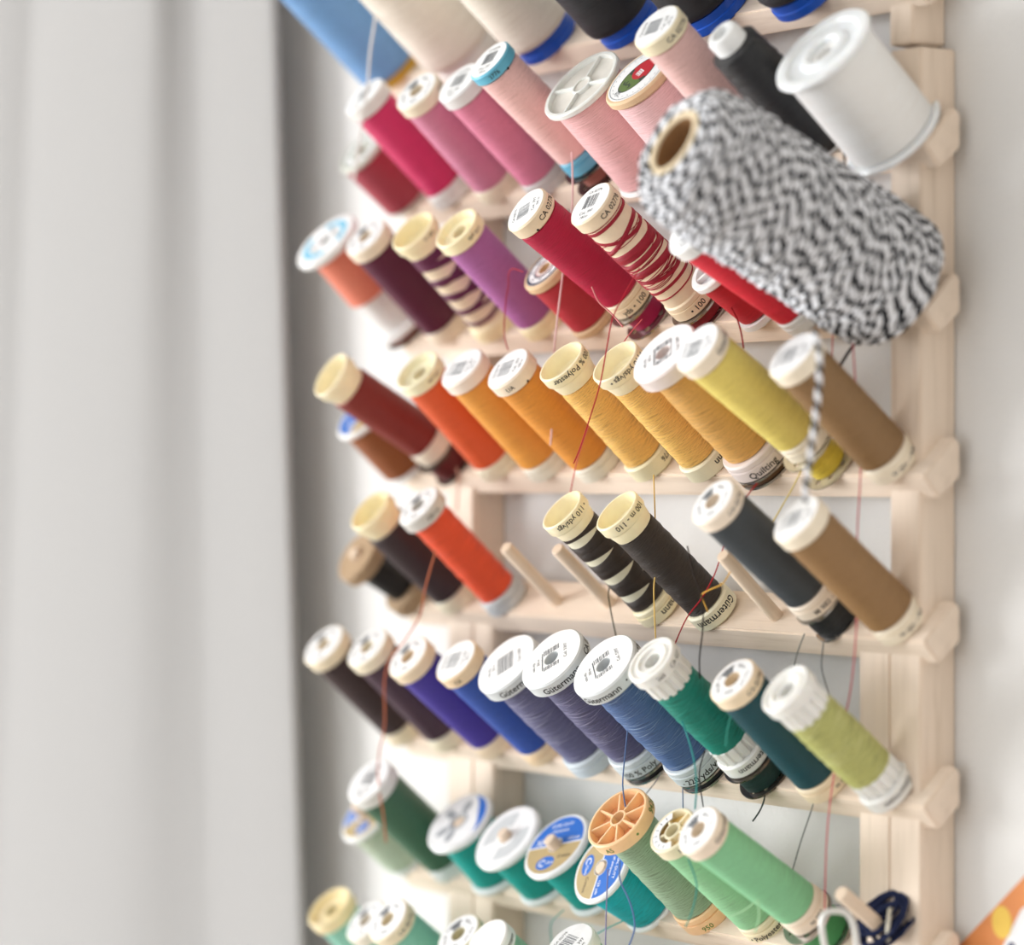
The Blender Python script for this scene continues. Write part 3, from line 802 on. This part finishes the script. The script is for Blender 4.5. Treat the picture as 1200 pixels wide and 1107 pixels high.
# ---- brown row
wide_spool(4, 0, 'black thread on a brown wooden spool with thick flanges', (22, 22, 24), 9.9, 6.2, 9.6, 5.4, (172, 146, 116), None, top='wood', hole=2.6, fthick=6.4)
slim(4, 1, 'very dark brown spool with a yellow cap, left of the vivid orange one', (54, 40, 44), capc=YEL, top='cup', rb=7.8, basec=(238, 230, 204))
slim(4, 2, 'vivid red-orange spool with a grey cap beside two bare pegs', (236, 84, 44), capc=(214, 212, 206), top='hole', rb=6.8, rf=7.8, basec=(204, 208, 210), tm=thread((236, 84, 44), 1.6, .2, .9), amp=.16, rim=(('100 m', 14, 2.2, False),))
sp45 = []
z = 10.0
k = 0
while z < 42:
    sp45.append((z, 4.5, (1.55 if k % 2 else -1.35)+.2*math.sin(k*2.1), .8+.25*math.sin(k*1.7))); z += 4.25; k += 1
sp45 += [(41.2, .3, .4, .3), (7.2, 1.6, .2, 0)]
sparse(4, 5, 'dark brown spool with cream core showing through in slivers', (52, 42, 36), (255, 242, 206), 6.4, sp45, rim=(('• 110 yds/vgs', 6, 2.5, True),), foot=(('Gütermann', 52, 3.3, True),), corec=(232, 228, 204), rc=7.9, rf=7.7)
slim(4, 6, 'full dark brown spool with a cup cap and upside-down lettered foot', (62, 52, 46), capc=(255, 242, 204), top='cup', rc=8.0, rb=6.7, rf=7.9, rim=(('100 m - 110', 12, 2.6, True),), foot=(('Gütermann', -2, 3.5, True),), basec=(242, 236, 208), slit=False, tm=thread((52, 43, 37), 1.3, .35, .9), amp=.14)
slim(4, 8, 'charcoal grey spool standing on a dark bobbin', (60, 67, 73), capc=(246, 232, 214), top='hole', rb=7.6, rc=8.0, rim=(('CA 02776', 30, 2.1, False),), foot=(('M 982 - 100 m', 20, 2.4, False),))
slim(4, 9, 'tan brown spool at the right end of the brown row', (148, 114, 74), capc=(246, 234, 212), rb=7.9, foot=(('Mara • 100 m', 20, 2.3, True),), rot=2.3)

# ---- blue row
slim(5, 0, 'blackish brown spool at the left end of the blue row', (58, 40, 42), capc=(244, 230, 202), top='hole', rc=8.7)
slim(5, 1, 'dark aubergine spool next to the blackish brown one', (70, 46, 62), capc=(242, 232, 206), top='hole', rc=8.5)
slim(5, 2, 'violet spool with a cream cap', (68, 52, 154), capc=(244, 224, 194), top='hole')
slim(5, 3, 'royal blue spool with a cream cap', (44, 80, 168), capc=(240, 214, 178), rot=2.3, rim=(('CA', -30, 2.0, False),))
dm = thread((102, 102, 140), 1.4, .3, .9, streak=(190, 190, 212)); dm2 = thread((92, 90, 126), 1.4, .3, .9, streak=(180, 178, 204)); dm3 = thread((78, 108, 160), 1.3, .3, .9, streak=(170, 194, 224))
denim(5, 4, 'slate violet mottled spool, leftmost of the three wide grey-capped ones', None, dm, GREY, (('Gütermann', -9, 3.2, False),), (), False, 1.15, (204, 214, 220))
denim(5, 5, 'slate violet mottled spool, middle of the three wide grey-capped ones', None, dm2, GREY, (('Gütermann', -12, 3.2, False), ('CA 02776', 78, 3.0, False)), (('100 % Poly 300', -14, 3.0, False),), True, 1.15, (208, 216, 220))
denim(5, 6, 'denim blue mottled spool with a wide grey cap', None, dm3, GREY, (('Gütermann', -40, 3.2, False), ('•', 10, 2.4, False), ('CA 02776', 56, 3.0, False)), (('- 220 yds/vgs', -14, 3.1, False),), True, 1.3, (208, 216, 220))
def ribbed(row, idx, label, tm, rb, rimtxt, foot):
    root, L = spool_root(row, idx, label, ROWS[row])
    m = plain((240, 240, 236), .35, sss=.15)
    cap = lathe('cap', [(2.8, L-4.2), (7.6, L-4.2), (8.4, L-3.7), (8.4, L-.4), (8.0, L), (7.2, L), (6.9, L-.7), (5.9, L-.7), (5.6, L), (4.6, L), (4.3, L-.9), (2.8, L-.9)], m, root, 44, True)
    for (s, th, size, fl) in rimtxt: rim_text('rim_text', s, 8.4, L-2.1, size, th, grey_ink, cap, fl)
    rib_collar(root, 'ribbed_collar', 7.5, L-10.5, L-4.2, m)
    base = lathe('base_flange', [(2.8, 0), (8.0, 0), (8.4, .5), (8.4, 4.6), (7.6, 5), (2.8, 5)], m, root, 44, True)
    for (s, th, size, fl) in foot: rim_text('foot_text', s, 8.4, 2.4, size, th, ink, base, fl)
    rib_collar(root, 'ribbed_collar', 7.5, 5, 10.5, m)
    winding(root, rb, 10, L-10, tm, amp=.15, bulge=.3)
ribbed(5, 7, 'emerald green spool with ribbed white ends on a metal bobbin', thread((8, 132, 116), 1.6, .3, .8, streak=(60, 170, 150)), 7.1, (('CA 027', 40, 2.0, False), ('260', -10, 2.0, False)), (('Gütermann', 8, 2.9, True),))
slim(5, 8, 'dark teal spool with a cream cap between green spools', (10, 70, 82), capc=(246, 226, 196), top='hole', rc=8.0, rb=7.5, rim=(('CA 02776', 34, 2.2, False),), foot=(('• 100 m', 30, 2.2, True),))
ribbed(5, 9, 'light olive green spool with ribbed white ends, at the right end', thread((184, 186, 112), 1.8, .25, .8, streak=(214, 216, 168)), 7.3, (), (('Gütermann', 8, 2.6, True),))

# ---- green row
wide_spool(6, 0, 'short pale sage spool with white flanges below the dark green one', (196, 210, 190), 11.2, 9.6, 10.0, 2.2, WHITE, p_coats(1.2))
slim(6, 1, 'dark forest green spool with a large white cap', (62, 104, 80), capc=(232, 232, 228), rc=9.2, rb=8.4, rf=8.6, basec=(226, 230, 230))
def p_teal_blue(P, r):
    n = 16
    for k in range(n):
        a, b = R(10+110*k/n), R(10+110*(k+1)/n)
        w = lambda u: r*(1-0.30*math.sin(math.pi*(u)))
        P.poly([(w(k/n)*math.cos(a), w(k/n)*math.sin(a)), (r*math.cos(a), r*math.sin(a)), (r*math.cos(b), r*math.sin(b)), (w((k+1)/n)*math.cos(b), w((k+1)/n)*math.sin(b))], BLUE)
    for k, a in enumerate((2.2, 3.3, 4.6, 5.4)):
        P.disc(r*.56*math.cos(a), r*.56*math.sin(a), r*.24, r*.15, pale_ink, .01, 16, a)
    P.ring(3.0, 3.9, pale_ink, .01, 20)
def p_windows(P, r):
    m = plain((206, 210, 212), .5)
    for a0 in (-60, 120):
        P.ring(r*.38, r*.84, m, .01, 14, a0, a0+120)
wide_spool(6, 2, 'teal spool with white flanges and a worn blue label, leftmost of four', (0, 160, 152), 12.8, 9.9, 11.2, 2.6, (236, 238, 238), p_teal_blue)
wide_spool(6, 3, 'teal spool with plain white two-window flange, second of four', (0, 162, 153), 12.9, 9.9, 11.2, 2.6, (238, 240, 240), p_windows)
wide_spool(6, 4, 'teal spool with a blue and gold round label, third of four', (0, 158, 150), 12.8, 9.9, 11.2, 2.4, (238, 240, 240), p_coats(.75))
wide_spool(6, 5, 'turquoise spool with a blue and gold label under the orange cap', (0, 180, 190), 12.2, 10.6, 11.6, 2.0, (240, 242, 242), p_coats(-1.05), tm=thread((0, 180, 190), 1.4, .25, .8))
def orange():
    root, L = spool_root(6, 6, 'sage green spool with an orange eight-spoke cap', ROWS[6])
    m = plain((251, 206, 160), .4, sss=.2)
    cap = spoke_cap(root, L, 11.2, 4.4, m, 8, 3.0, depth=3.6, sw=.75, rim=1.0, floor_mat=plain((240, 176, 126), .5))
    gm = plain((96, 130, 60), .6)
    rim_text('rim_text', '9426', 11.2, L-2.2, 3.2, 66, gm, cap, False); rim_text('rim_text', '•', 11.2, L-2.2, 3.2, 8, gm, cap); rim_text('rim_text', 'A5', 11.2, L-2.2, 2.6, -48, gm, cap)
    base = base_flange(root, 9.6, 7.0, m)
    rim_text('foot_text', 'A6', 9.6, 2.4, 2.6, 48, gm, base); rim_text('foot_text', '950', 9.6, 2.2, 2.6, -20, gm, base)
    winding(root, 8.4, 7, L-4.4, thread((148, 176, 146), 1.3, .3, .95), taper=-.6, amp=.14)
orange()
def mint_pair():
    root, L = spool_root(6, 7, 'light green spool behind the foremost green one, with a windowed cap', ROWS[6])
    m = plain(IVORY, .42, sss=.1)
    cap = spoke_cap(root, L, 8.0, 4.6, m, 5, 3.0, depth=2.4, sw=.8, rim=.9, floor_mat=plain((232, 196, 120), .5))
    P = Print(); P.ring(4.6, 7.2, paper, 0, 22, 150, 330)
    for k in range(7): P.rect(5.9*math.cos(R(170+22*k)), 5.9*math.sin(R(170+22*k)), 1.2, .3, grey_ink, .02, R(170+22*k))
    P.build('cap_print', cap, L-.1)
    rim_text('rim_text', '133', 8.0, L-2.3, 2.4, -8, ink, cap)
    base = base_flange(root, 7.9, 6.2, m)
    rim_text('foot_text', '• Polyester • vgs', 8, 2.2, 2.7, 0, ink, base)
    winding(root, 7.4, 6.2, L-4.6, thread((148, 208, 160)), amp=.05)
mint_pair()
slim(6, 8, 'light green spool with a cream cap, foremost in the green row', (136, 204, 156), capc=(246, 230, 210), top='hole', rc=7.9, rb=7.3, rf=7.7, rim=(('Gütermann', 44, 2.4, False),), foot=(('100 m', 6, 2.2, True),))

# ---- bottom edge
slim(7, 0, 'mint spool with a yellow cap at the left of the bottom edge', (146, 208, 188), capc=(246, 228, 184), top='dish', rc=8.9)
slim(7, 1, 'mint spool with a peach-white cap behind its cream-capped neighbour', (150, 206, 188), capc=(240, 230, 214), top='hole')
slim(7, 2, 'mint spool with a cream cap, third along the bottom edge', (132, 200, 180), capc=(244, 230, 200), top='hole', rim=(('CA 02776', 30, 2.2, False),))
slim(7, 3, 'spool with an olive-rimmed white cap cut by the bottom edge', (150, 196, 160), capc=(222, 214, 180), top='hole')
slim(7, 4, 'spool with a plain white cap beside the olive-rimmed one at the bottom', (140, 190, 160), capc=(244, 244, 240), lab=False, rim=(('Gütermann', 30, 2.2, False),))
slim(7, 5, 'spool with a printed white cap at the bottom below the turquoise one', (146, 190, 150), capc=(240, 242, 236), rot=2.0)

# ---- cones on the upper rack
def cone(k, label, col, r, basec, L=78, rbase=None, bh=6.0, dz=0.0):
    loc = Vector((CONE_X[k], 0, -0.5)) + N*dz
    root = thing('thread_cone', frame(loc, direction(0, -2)), label, 'thread cone', 'cones on the upper rack')
    ROOTS['cone%d' % k] = root
    rb = rbase or r*.86
    lathe('base_flange', [(2.8, 0), (rb-.6, 0), (rb, .6), (rb, bh*.5), (rb-.5, bh*.55), (rb-.3, bh), (2.8, bh)], plain(basec, .3), root, 44, True)
    P = [(4.5, bh), (r*.86, bh), (r*.96, bh+.8), (r, bh+2.6)]
    for j in range(20):
        u = j/19; P.append((r*(1-.05*u), bh+3+(L-bh-10)*u))
    P += [(r*.7, L-4), (5, L-3)]
    lathe('thread_winding', P, thread(col, 1.0, .12 if sum(col) > 200 else .3, .5), root, 52, True, rip(.06, 1.3, 2.4, k), 60)
    lathe('core', [(2.8, bh), (4.6, bh), (4.0, L), (2.8, L)], plain(basec, .4), root, 30, True)
cone(0, 'tall cornflower blue thread spool with a yellow foot at the top left', (112, 160, 212), 12.2, (206, 164, 62), rbase=11.2, bh=3.5)
cone(1, 'cream thread cone between the blue one and the blue-footed cream one', (238, 230, 216), 14.4, (236, 232, 226))
cone(2, 'cream thread cone with a blue foot beside a black cone', (236, 230, 216), 12.6, (34, 88, 190))
cone(3, 'black thread cone with a blue foot beside the cream cones', (36, 38, 42), 12.4, (34, 92, 200))
cone(4, 'black thread cone with a bright blue foot above the pale pink spool', (36, 38, 42), 13.4, (34, 92, 200), rbase=12.4)
cone(5, 'rightmost cone at the top edge showing only its blue foot', (44, 46, 52), 13.2, (34, 88, 192), rbase=12.4)

# ------------------------------------------------------------------ bobbins under the spools
STEEL = plain((176, 172, 168), .25, .5, metal=.9)
def flange_mesh(name, r, th, holes, hr, ho):
    bm = bmesh.new()
    def loop(cx, cy, rr, n):
        v = [bm.verts.new(((cx+rr*math.cos(2*math.pi*k/n))*S, (cy+rr*math.sin(2*math.pi*k/n))*S, 0)) for k in range(n)]
        return [bm.edges.new((v[k], v[(k+1) % n])) for k in range(n)]
    E = loop(0, 0, r, 40) + loop(0, 0, 2.7, 20)
    for k in range(holes):
        a = 2*math.pi*(k+.4)/holes
        E += loop(ho*math.cos(a), ho*math.sin(a), hr, 12)
    bmesh.ops.triangle_fill(bm, edges=E, use_beauty=True)
    bmesh.ops.recalc_face_normals(bm, faces=bm.faces)
    ex = bmesh.ops.extrude_face_region(bm, geom=list(bm.faces))
    for v in [g for g in ex['geom'] if isinstance(g, bmesh.types.BMVert)]: v.co.z += th*S
    bmesh.ops.recalc_face_normals(bm, faces=bm.faces)
    me = bpy.data.meshes.new(name); bm.to_mesh(me); bm.free()
    return me
def bobbin(row, idx, label, col, fm, r=9.2, rt=6.0, holes=6, hr=1.1):
    L, b, al, be = TILT[(row, idx)]
    root = thing('bobbin', frame(base_pt(row, idx, 0.2), direction(al, be)), label, 'bobbin', 'bobbins under the spools')
    ROOTS[('b', row, idx)] = root
    h = b-0.4
    me = flange_mesh('flange', r, .7, holes, hr, r*.72); me.materials.append(fm)
    for z in (0, h-.7):
        o = bpy.data.objects.new('flange', me); C.objects.link(o); o.parent = root; o.location.z = z*S
    lathe('core', [(2.5, .3), (2.9, .3), (2.9, h-.3), (2.5, h-.3)], fm, root, 24, True)
    if h > 2.4: winding(root, rt, .75, h-.75, thread(col, 1.0, .2, .6), hole=2.9, soft=.3)
dark = plain((112, 104, 98), .25, .5, metal=.85); copper = plain((150, 104, 84), .3, .5, metal=.7); clear = plain((196, 186, 160), .2, .5, metal=.2)
bobbin(2, 5, 'steel bobbin of magenta thread under the crimson spool', (176, 14, 84), STEEL)
bobbin(2, 6, 'steel bobbin of dark red thread under the sparsely wound spool', (140, 18, 36), STEEL, rt=7.6)
bobbin(3, 8, 'metal bobbin of yellow thread under the lemon spool', (230, 204, 70), clear, holes=8)
bobbin(4, 8, 'bobbin of black thread with steel flanges under the charcoal spool', (32, 36, 40), STEEL, r=8.0, rt=7.0)
bobbin(5, 7, 'dark perforated bobbin of dark green thread under the emerald spool', (8, 52, 50), dark, rt=7.4, holes=9, hr=1.0)
bobbin(1, 4, 'small coppery bobbin of rose thread under the blue-footed spool', (176, 112, 100), dark, rt=5.6)
bobbin(2, 0, 'reddish bobbin under the peach spool at the left end', (172, 88, 80), dark, r=8.4, rt=7)
bobbin(3, 1, 'dark red bobbin under the rust red spool', (100, 20, 22), dark, r=8.6, rt=7)
bobbin(3, 7, 'brown bobbin with a shiny rim under the quilting spool', (92, 62, 28), STEEL, r=10.2, rt=9.6)
bobbin(5, 5, 'black bobbin under the middle grey-capped spool', (26, 26, 30), STEEL, r=10.0, rt=9.4)
bobbin(5, 6, 'navy bobbin under the denim blue spool', (30, 32, 40), STEEL, r=10.0, rt=9.4)
bobbin(6, 8, 'bobbin of green thread under the foremost light green spool', (70, 150, 90), STEEL, rt=7.4)

# ------------------------------------------------------------------ loose ends of thread, each part of its spool
OWN = {'cone_cream': 'cone1', 'pink15': (1,5), 'crimson25': (2,5), 'wood24': (2,4), 'red27': (2,7), 'black18': (1,8), 'gold37': (3,7), 'red28': (2,8),
       'yellow36': (3,6), 'yellow38': (3,8), 'black46': (4,6), 'dark45': (4,5), 'orange42': (4,2), 'orange32': (3,2), 'denim55': (5,5), 'denim56': (5,6),
       'green57': (5,7), 'bob57': ('b',5,7), 'teal58': (5,8), 'char48': (4,8), 'teal65': (6,5), 'green66': (6,6), 'mint67': (6,7), 'teal64': (6,4)}
THREADS=[
 ('cone_cream',-38,0.4,(235, 232, 228),[[35.8, 18.8], [34.7, 10.3], [32.6, -0.8], [33.1, -12.3], [28.9, -29.1], [23.5, -43.1]]),
 ('pink15',-24,0.3,(228, 190, 190),[[126.8, -41.6], [127.2, -58.2], [125.4, -74.1], [121.3, -98.0], [118.6, -108.7], [117.3, -116.7], [115.9, -133.4]]),
 ('crimson25',-44,0.22,(175, 35, 50),[[187.1, -81.8], [182.6, -88.1], [177.2, -96.0], [173.4, -104.2], [168.0, -115.5], [162.9, -125.6], [159.9, -134.5], [157.7, -139.1]]),
 ('crimson25',-20,0.2,(205, 90, 95),[[158.6, -95.1], [151.3, -101.6], [144.9, -109.3], [127.2, -132.9], [120.4, -148.5]]),
 ('wood24',-30,0.2,(170, 50, 60),[[111.8, -78.7], [106.2, -77.3], [102.0, -78.8], [100.6, -82.5], [100.6, -87.1], [101.5, -97.5], [103.4, -103.0]]),
 ('pink15',-32,0.25,(205, 130, 130),[[150.7, -85.2], [152.9, -90.0], [157.2, -93.3], [164.0, -97.9]]),
 ('red27',-14,0.25,(150, 25, 35),[[194.6, -92.8], [195.8, -96.4], [197.8, -100.5], [200.6, -105.1]]),
 ('black18',-12,0.35,(25, 25, 28),[[239.2, -47.4], [241.0, -51.4], [242.5, -57.1]]),
 ('black18',-6,0.5,(75, 70, 72),[[238.7, -104.7], [236.8, -107.5], [234.2, -111.9]]),
 ('gold37',-18,0.22,(165, 30, 40),[[210.4, -144.9], [207.3, -148.9], [201.1, -156.0], [195.1, -163.6], [190.0, -171.9], [185.1, -179.2], [179.4, -185.5], [173.3, -193.7]]),
 ('red28',-10,0.22,(205, 95, 105),[[244.6, -99.6], [245.0, -105.5], [245.3, -121.5], [245.7, -138.4], [245.0, -157.9], [246.1, -177.2], [246.4, -185.7], [242.8, -201.7], [238.4, -214.1], [235.1, -229.0], [233.7, -246.3], [232.6, -268.5]]),
 ('red28',-6,0.2,(210, 120, 120),[[232.0, -100.3], [230.6, -108.3], [229.1, -113.7]]),
 ('yellow36',-22,0.22,(225, 190, 110),[[167.9, -142.5], [166.7, -153.9], [167.1, -169.3], [167.5, -177.1], [169.6, -192.0]]),
 ('yellow38',-8,0.22,(222, 200, 120),[[219.4, -139.9], [213.6, -146.4], [205.9, -156.5]]),
 ('yellow36',-26,0.22,(225, 175, 80),[[206.9, -170.7], [204.1, -174.3], [199.8, -176.2], [196.2, -177.8], [195.4, -179.6], [196.6, -182.8]]),
 ('black46',-30,0.22,(45, 38, 34),[[192.4, -163.5], [195.2, -166.0], [197.6, -171.4], [200.0, -178.3], [199.2, -187.1], [198.4, -195.9], [200.4, -202.0]]),
 ('dark45',-12,0.22,(70, 68, 50),[[135.3, -173.0], [133.0, -179.0], [132.6, -184.3], [133.9, -193.4]]),
 ('orange42',-36,0.28,(196, 112, 80),[[71.5, -167.4], [64.5, -180.1], [59.5, -188.7], [49.3, -198.1], [43.1, -204.1], [41.0, -212.2], [40.0, -225.9], [34.2, -237.2], [34.2, -247.2], [39.4, -256.8], [42.0, -265.3]]),
 ('orange32',-4,0.3,(215, 165, 145),[[36.6, -140.5], [35.6, -144.6], [33.5, -155.1]]),
 ('denim55',-30,0.22,(90, 115, 160),[[164.4, -218.8], [162.3, -224.1], [161.8, -232.9], [163.5, -237.4], [164.8, -242.7]]),
 ('denim55',-6,0.2,(120, 118, 120),[[148.8, -235.1], [146.6, -238.2], [143.6, -242.1]]),
 ('denim56',-34,0.25,(60, 150, 150),[[194.6, -214.7], [199.4, -219.6], [203.0, -225.3], [203.0, -232.8], [200.6, -239.9]]),
 ('denim56',-22,0.2,(50, 50, 55),[[191.7, -224.3], [190.5, -231.0], [191.7, -240.8]]),
 ('denim56',-4,0.2,(105, 130, 165),[[159.9, -238.8], [159.9, -246.1]]),
 ('green57',-34,0.2,(60, 150, 135),[[219.7, -211.3], [216.6, -215.9], [214.7, -220.5]]),
 ('bob57',-2,0.25,(50, 65, 62),[[196.1, -236.3], [193.7, -240.1], [192.2, -243.3], [190.6, -246.5]]),
 ('teal58',-2,0.2,(110, 115, 115),[[217.0, -237.5], [215.1, -241.7], [212.4, -250.2], [209.4, -259.4]]),
 ('char48',-4,0.2,(110, 112, 112),[[223.1, -190.1], [223.8, -194.3], [224.9, -199.2], [227.9, -207.2]]),
 ('char48',-4,0.2,(120, 122, 120),[[215.5, -189.0], [214.4, -193.5], [212.1, -198.6]]),
 ('teal65',-42,0.25,(95, 120, 170),[[177.5, -256.7], [177.9, -262.2], [181.2, -268.9], [182.1, -275.9], [180.0, -282.2]]),
 ('teal65',-42,0.2,(130, 125, 165),[[172.1, -259.8], [170.0, -271.2], [167.9, -283.7]]),
 ('green66',-40,0.22,(60, 145, 135),[[206.9, -253.0], [208.5, -259.0], [208.9, -262.7], [208.5, -268.4], [206.5, -273.0]]),
 ('mint67',-30,0.25,(170, 215, 170),[[224.8, -263.9], [224.8, -269.0], [224.4, -273.2]]),
 ('mint67',-30,0.2,(170, 215, 170),[[223.3, -264.5], [219.5, -267.4], [214.1, -270.0]]),
 ('teal65',-10,0.22,(80, 175, 170),[[135.3, -282.5], [128.2, -285.8], [118.3, -290.5]]),
 ('teal64',-8,0.22,(110, 180, 172),[[102.8, -283.0], [97.2, -287.5], [95.3, -292.2], [94.4, -296.7]]),
]
bpy.context.view_layer.update()
def adopt(o, root):
    """hang a part laid out in world millimetres under its thing"""
    o.parent = root
    o.matrix_parent_inverse = root.matrix_world.inverted()
    o.location = (0, 0, OZ*S)
for k, (own, y, rad, col, pts) in enumerate(THREADS):
    P = smooth_path([(x, y + 1.2*math.sin(i*1.3+k), z) for i, (x, z) in enumerate(pts)], 5)
    me = tube_mesh('loose_thread', P, rad, 6)
    o = link('loose_thread', me, plain(col, .8, .2), None, 80)
    adopt(o, ROOTS[OWN[own]])
TAIL =  [[272.6, -102.9], [273.6, -107.5], [274.0, -115.6], [273.3, -127.0], [271.9, -138.5], [270.5, -145.9], [270.1, -149.6]]
P = smooth_path([(x, -50+1.0*math.sin(i), z) for i, (x, z) in enumerate(TAIL)], 8)
o = link('twine_end', tube_mesh('twine_end', P, 0.85, 8, True), TWINE_MAT, None, 80)
adopt(o, TWINE)

# ------------------------------------------------------------------ small things at the bottom right
def ring():
    c = Vector((251.5, -22, -271.5))
    path = []
    u = Vector((.579, .815, 0)).normalized(); v = (Vector((0, 0, 1))*.95 + N*.3).normalized()
    for k in range(40):
        a = 2*math.pi*k/40
        x = 4.6*math.copysign(abs(math.cos(a))**.7, math.cos(a)); y = 7.2*math.copysign(abs(math.sin(a))**.7, math.sin(a))
        path.append(c+u*x+v*y)
    o = link('metal_ring', tube_mesh('metal_ring', path, 0.95, 8, False, True), plain((226, 226, 222), .3, .5, metal=.2), None, 80)
    o.location.z = OZ*S
    tag(o, 'small pale oval ring hanging beside the bare peg at the bottom', 'ring')
ring()
def floss():
    b = base_pt(6, 9, 3)
    root = thing('thread_hank', frame(b, direction(5, -6)), 'small hank of navy thread looped round the lowest bare peg', 'thread hank')
    random.seed(2)
    path = []
    for k in range(420):
        a = k*0.23; w = k/420
        rr = 4.6+2.0*math.sin(k*.11)+random.uniform(-.3, .3)
        path.append(Vector((rr*math.cos(a)+1.8*math.sin(k*.05), (rr+3)*math.sin(a)+3.5, 2+6*abs(math.sin(k*.037))+random.uniform(-.3, .3))))
    link('navy_loops', tube_mesh('navy_loops', path, .55, 5), plain((34, 42, 74), .85, .2), root, 80)
    p2 = smooth_path([(5, -2, 1), (6.5, 1, 7), (5, 5, 10), (1, 7, 8), (-2, 8, 4)], 6)
    link('white_tie', tube_mesh('white_tie', p2, .6, 6), plain((226, 222, 206), .85, .2), root, 80)
floss()
def pennant():
    y0, y1 = WALL_Y-.55, WALL_Y-.05
    def flat(name, pts, ya, yb, mat, parent):
        bm = bmesh.new()
        a = [bm.verts.new((x*S, ya*S, z*S)) for x, z in pts]; b = [bm.verts.new((x*S, yb*S, z*S)) for x, z in pts]
        bm.faces.new(a); bm.faces.new(b[::-1])
        for k in range(len(pts)):
            k2 = (k+1) % len(pts); bm.faces.new((a[k], b[k], b[k2], a[k2]))
        bmesh.ops.recalc_face_normals(bm, faces=bm.faces)
        m2 = bpy.data.meshes.new(name); bm.to_mesh(m2); bm.free()
        return link(name, m2, mat, parent, 0)
    root = thing('printed_sheet', Matrix.Translation((0, 0, OZ*S)), 'printed sheet with an orange diagonal stripe and yellow dot on the wall', 'print')
    flat('sheet', [(262.6, -276.0), (287.2, -254.6), (337.2, -211.1), (360, -300), (330, -380), (250, -380), (232, -302.5)], y0, y1, plain((238, 238, 240), .7), root)
    flat('orange_stripe', [(232.3, -302.6), (262.6, -276.1), (287.2, -254.7), (336.8, -211.6), (344, -228), (287.2, -262.9), (280.2, -273.7), (268, -297), (240, -345)], y0-.12, y0, plain((222, 142, 84), .7), root)
    flat('yellow_dot', [(279.8+3.9*math.cos(k*.3), -267.4+4.6*math.sin(k*.3)) for k in range(21)], y0-.2, y0-.12, plain((234, 196, 88), .7), root)
    flat('navy_mark', [(283.6+1.4*math.cos(k*.52), -273.8+1.3*math.sin(k*.52)) for k in range(12)], y0-.2, y0, plain((50, 56, 96), .7), root)
pennant()
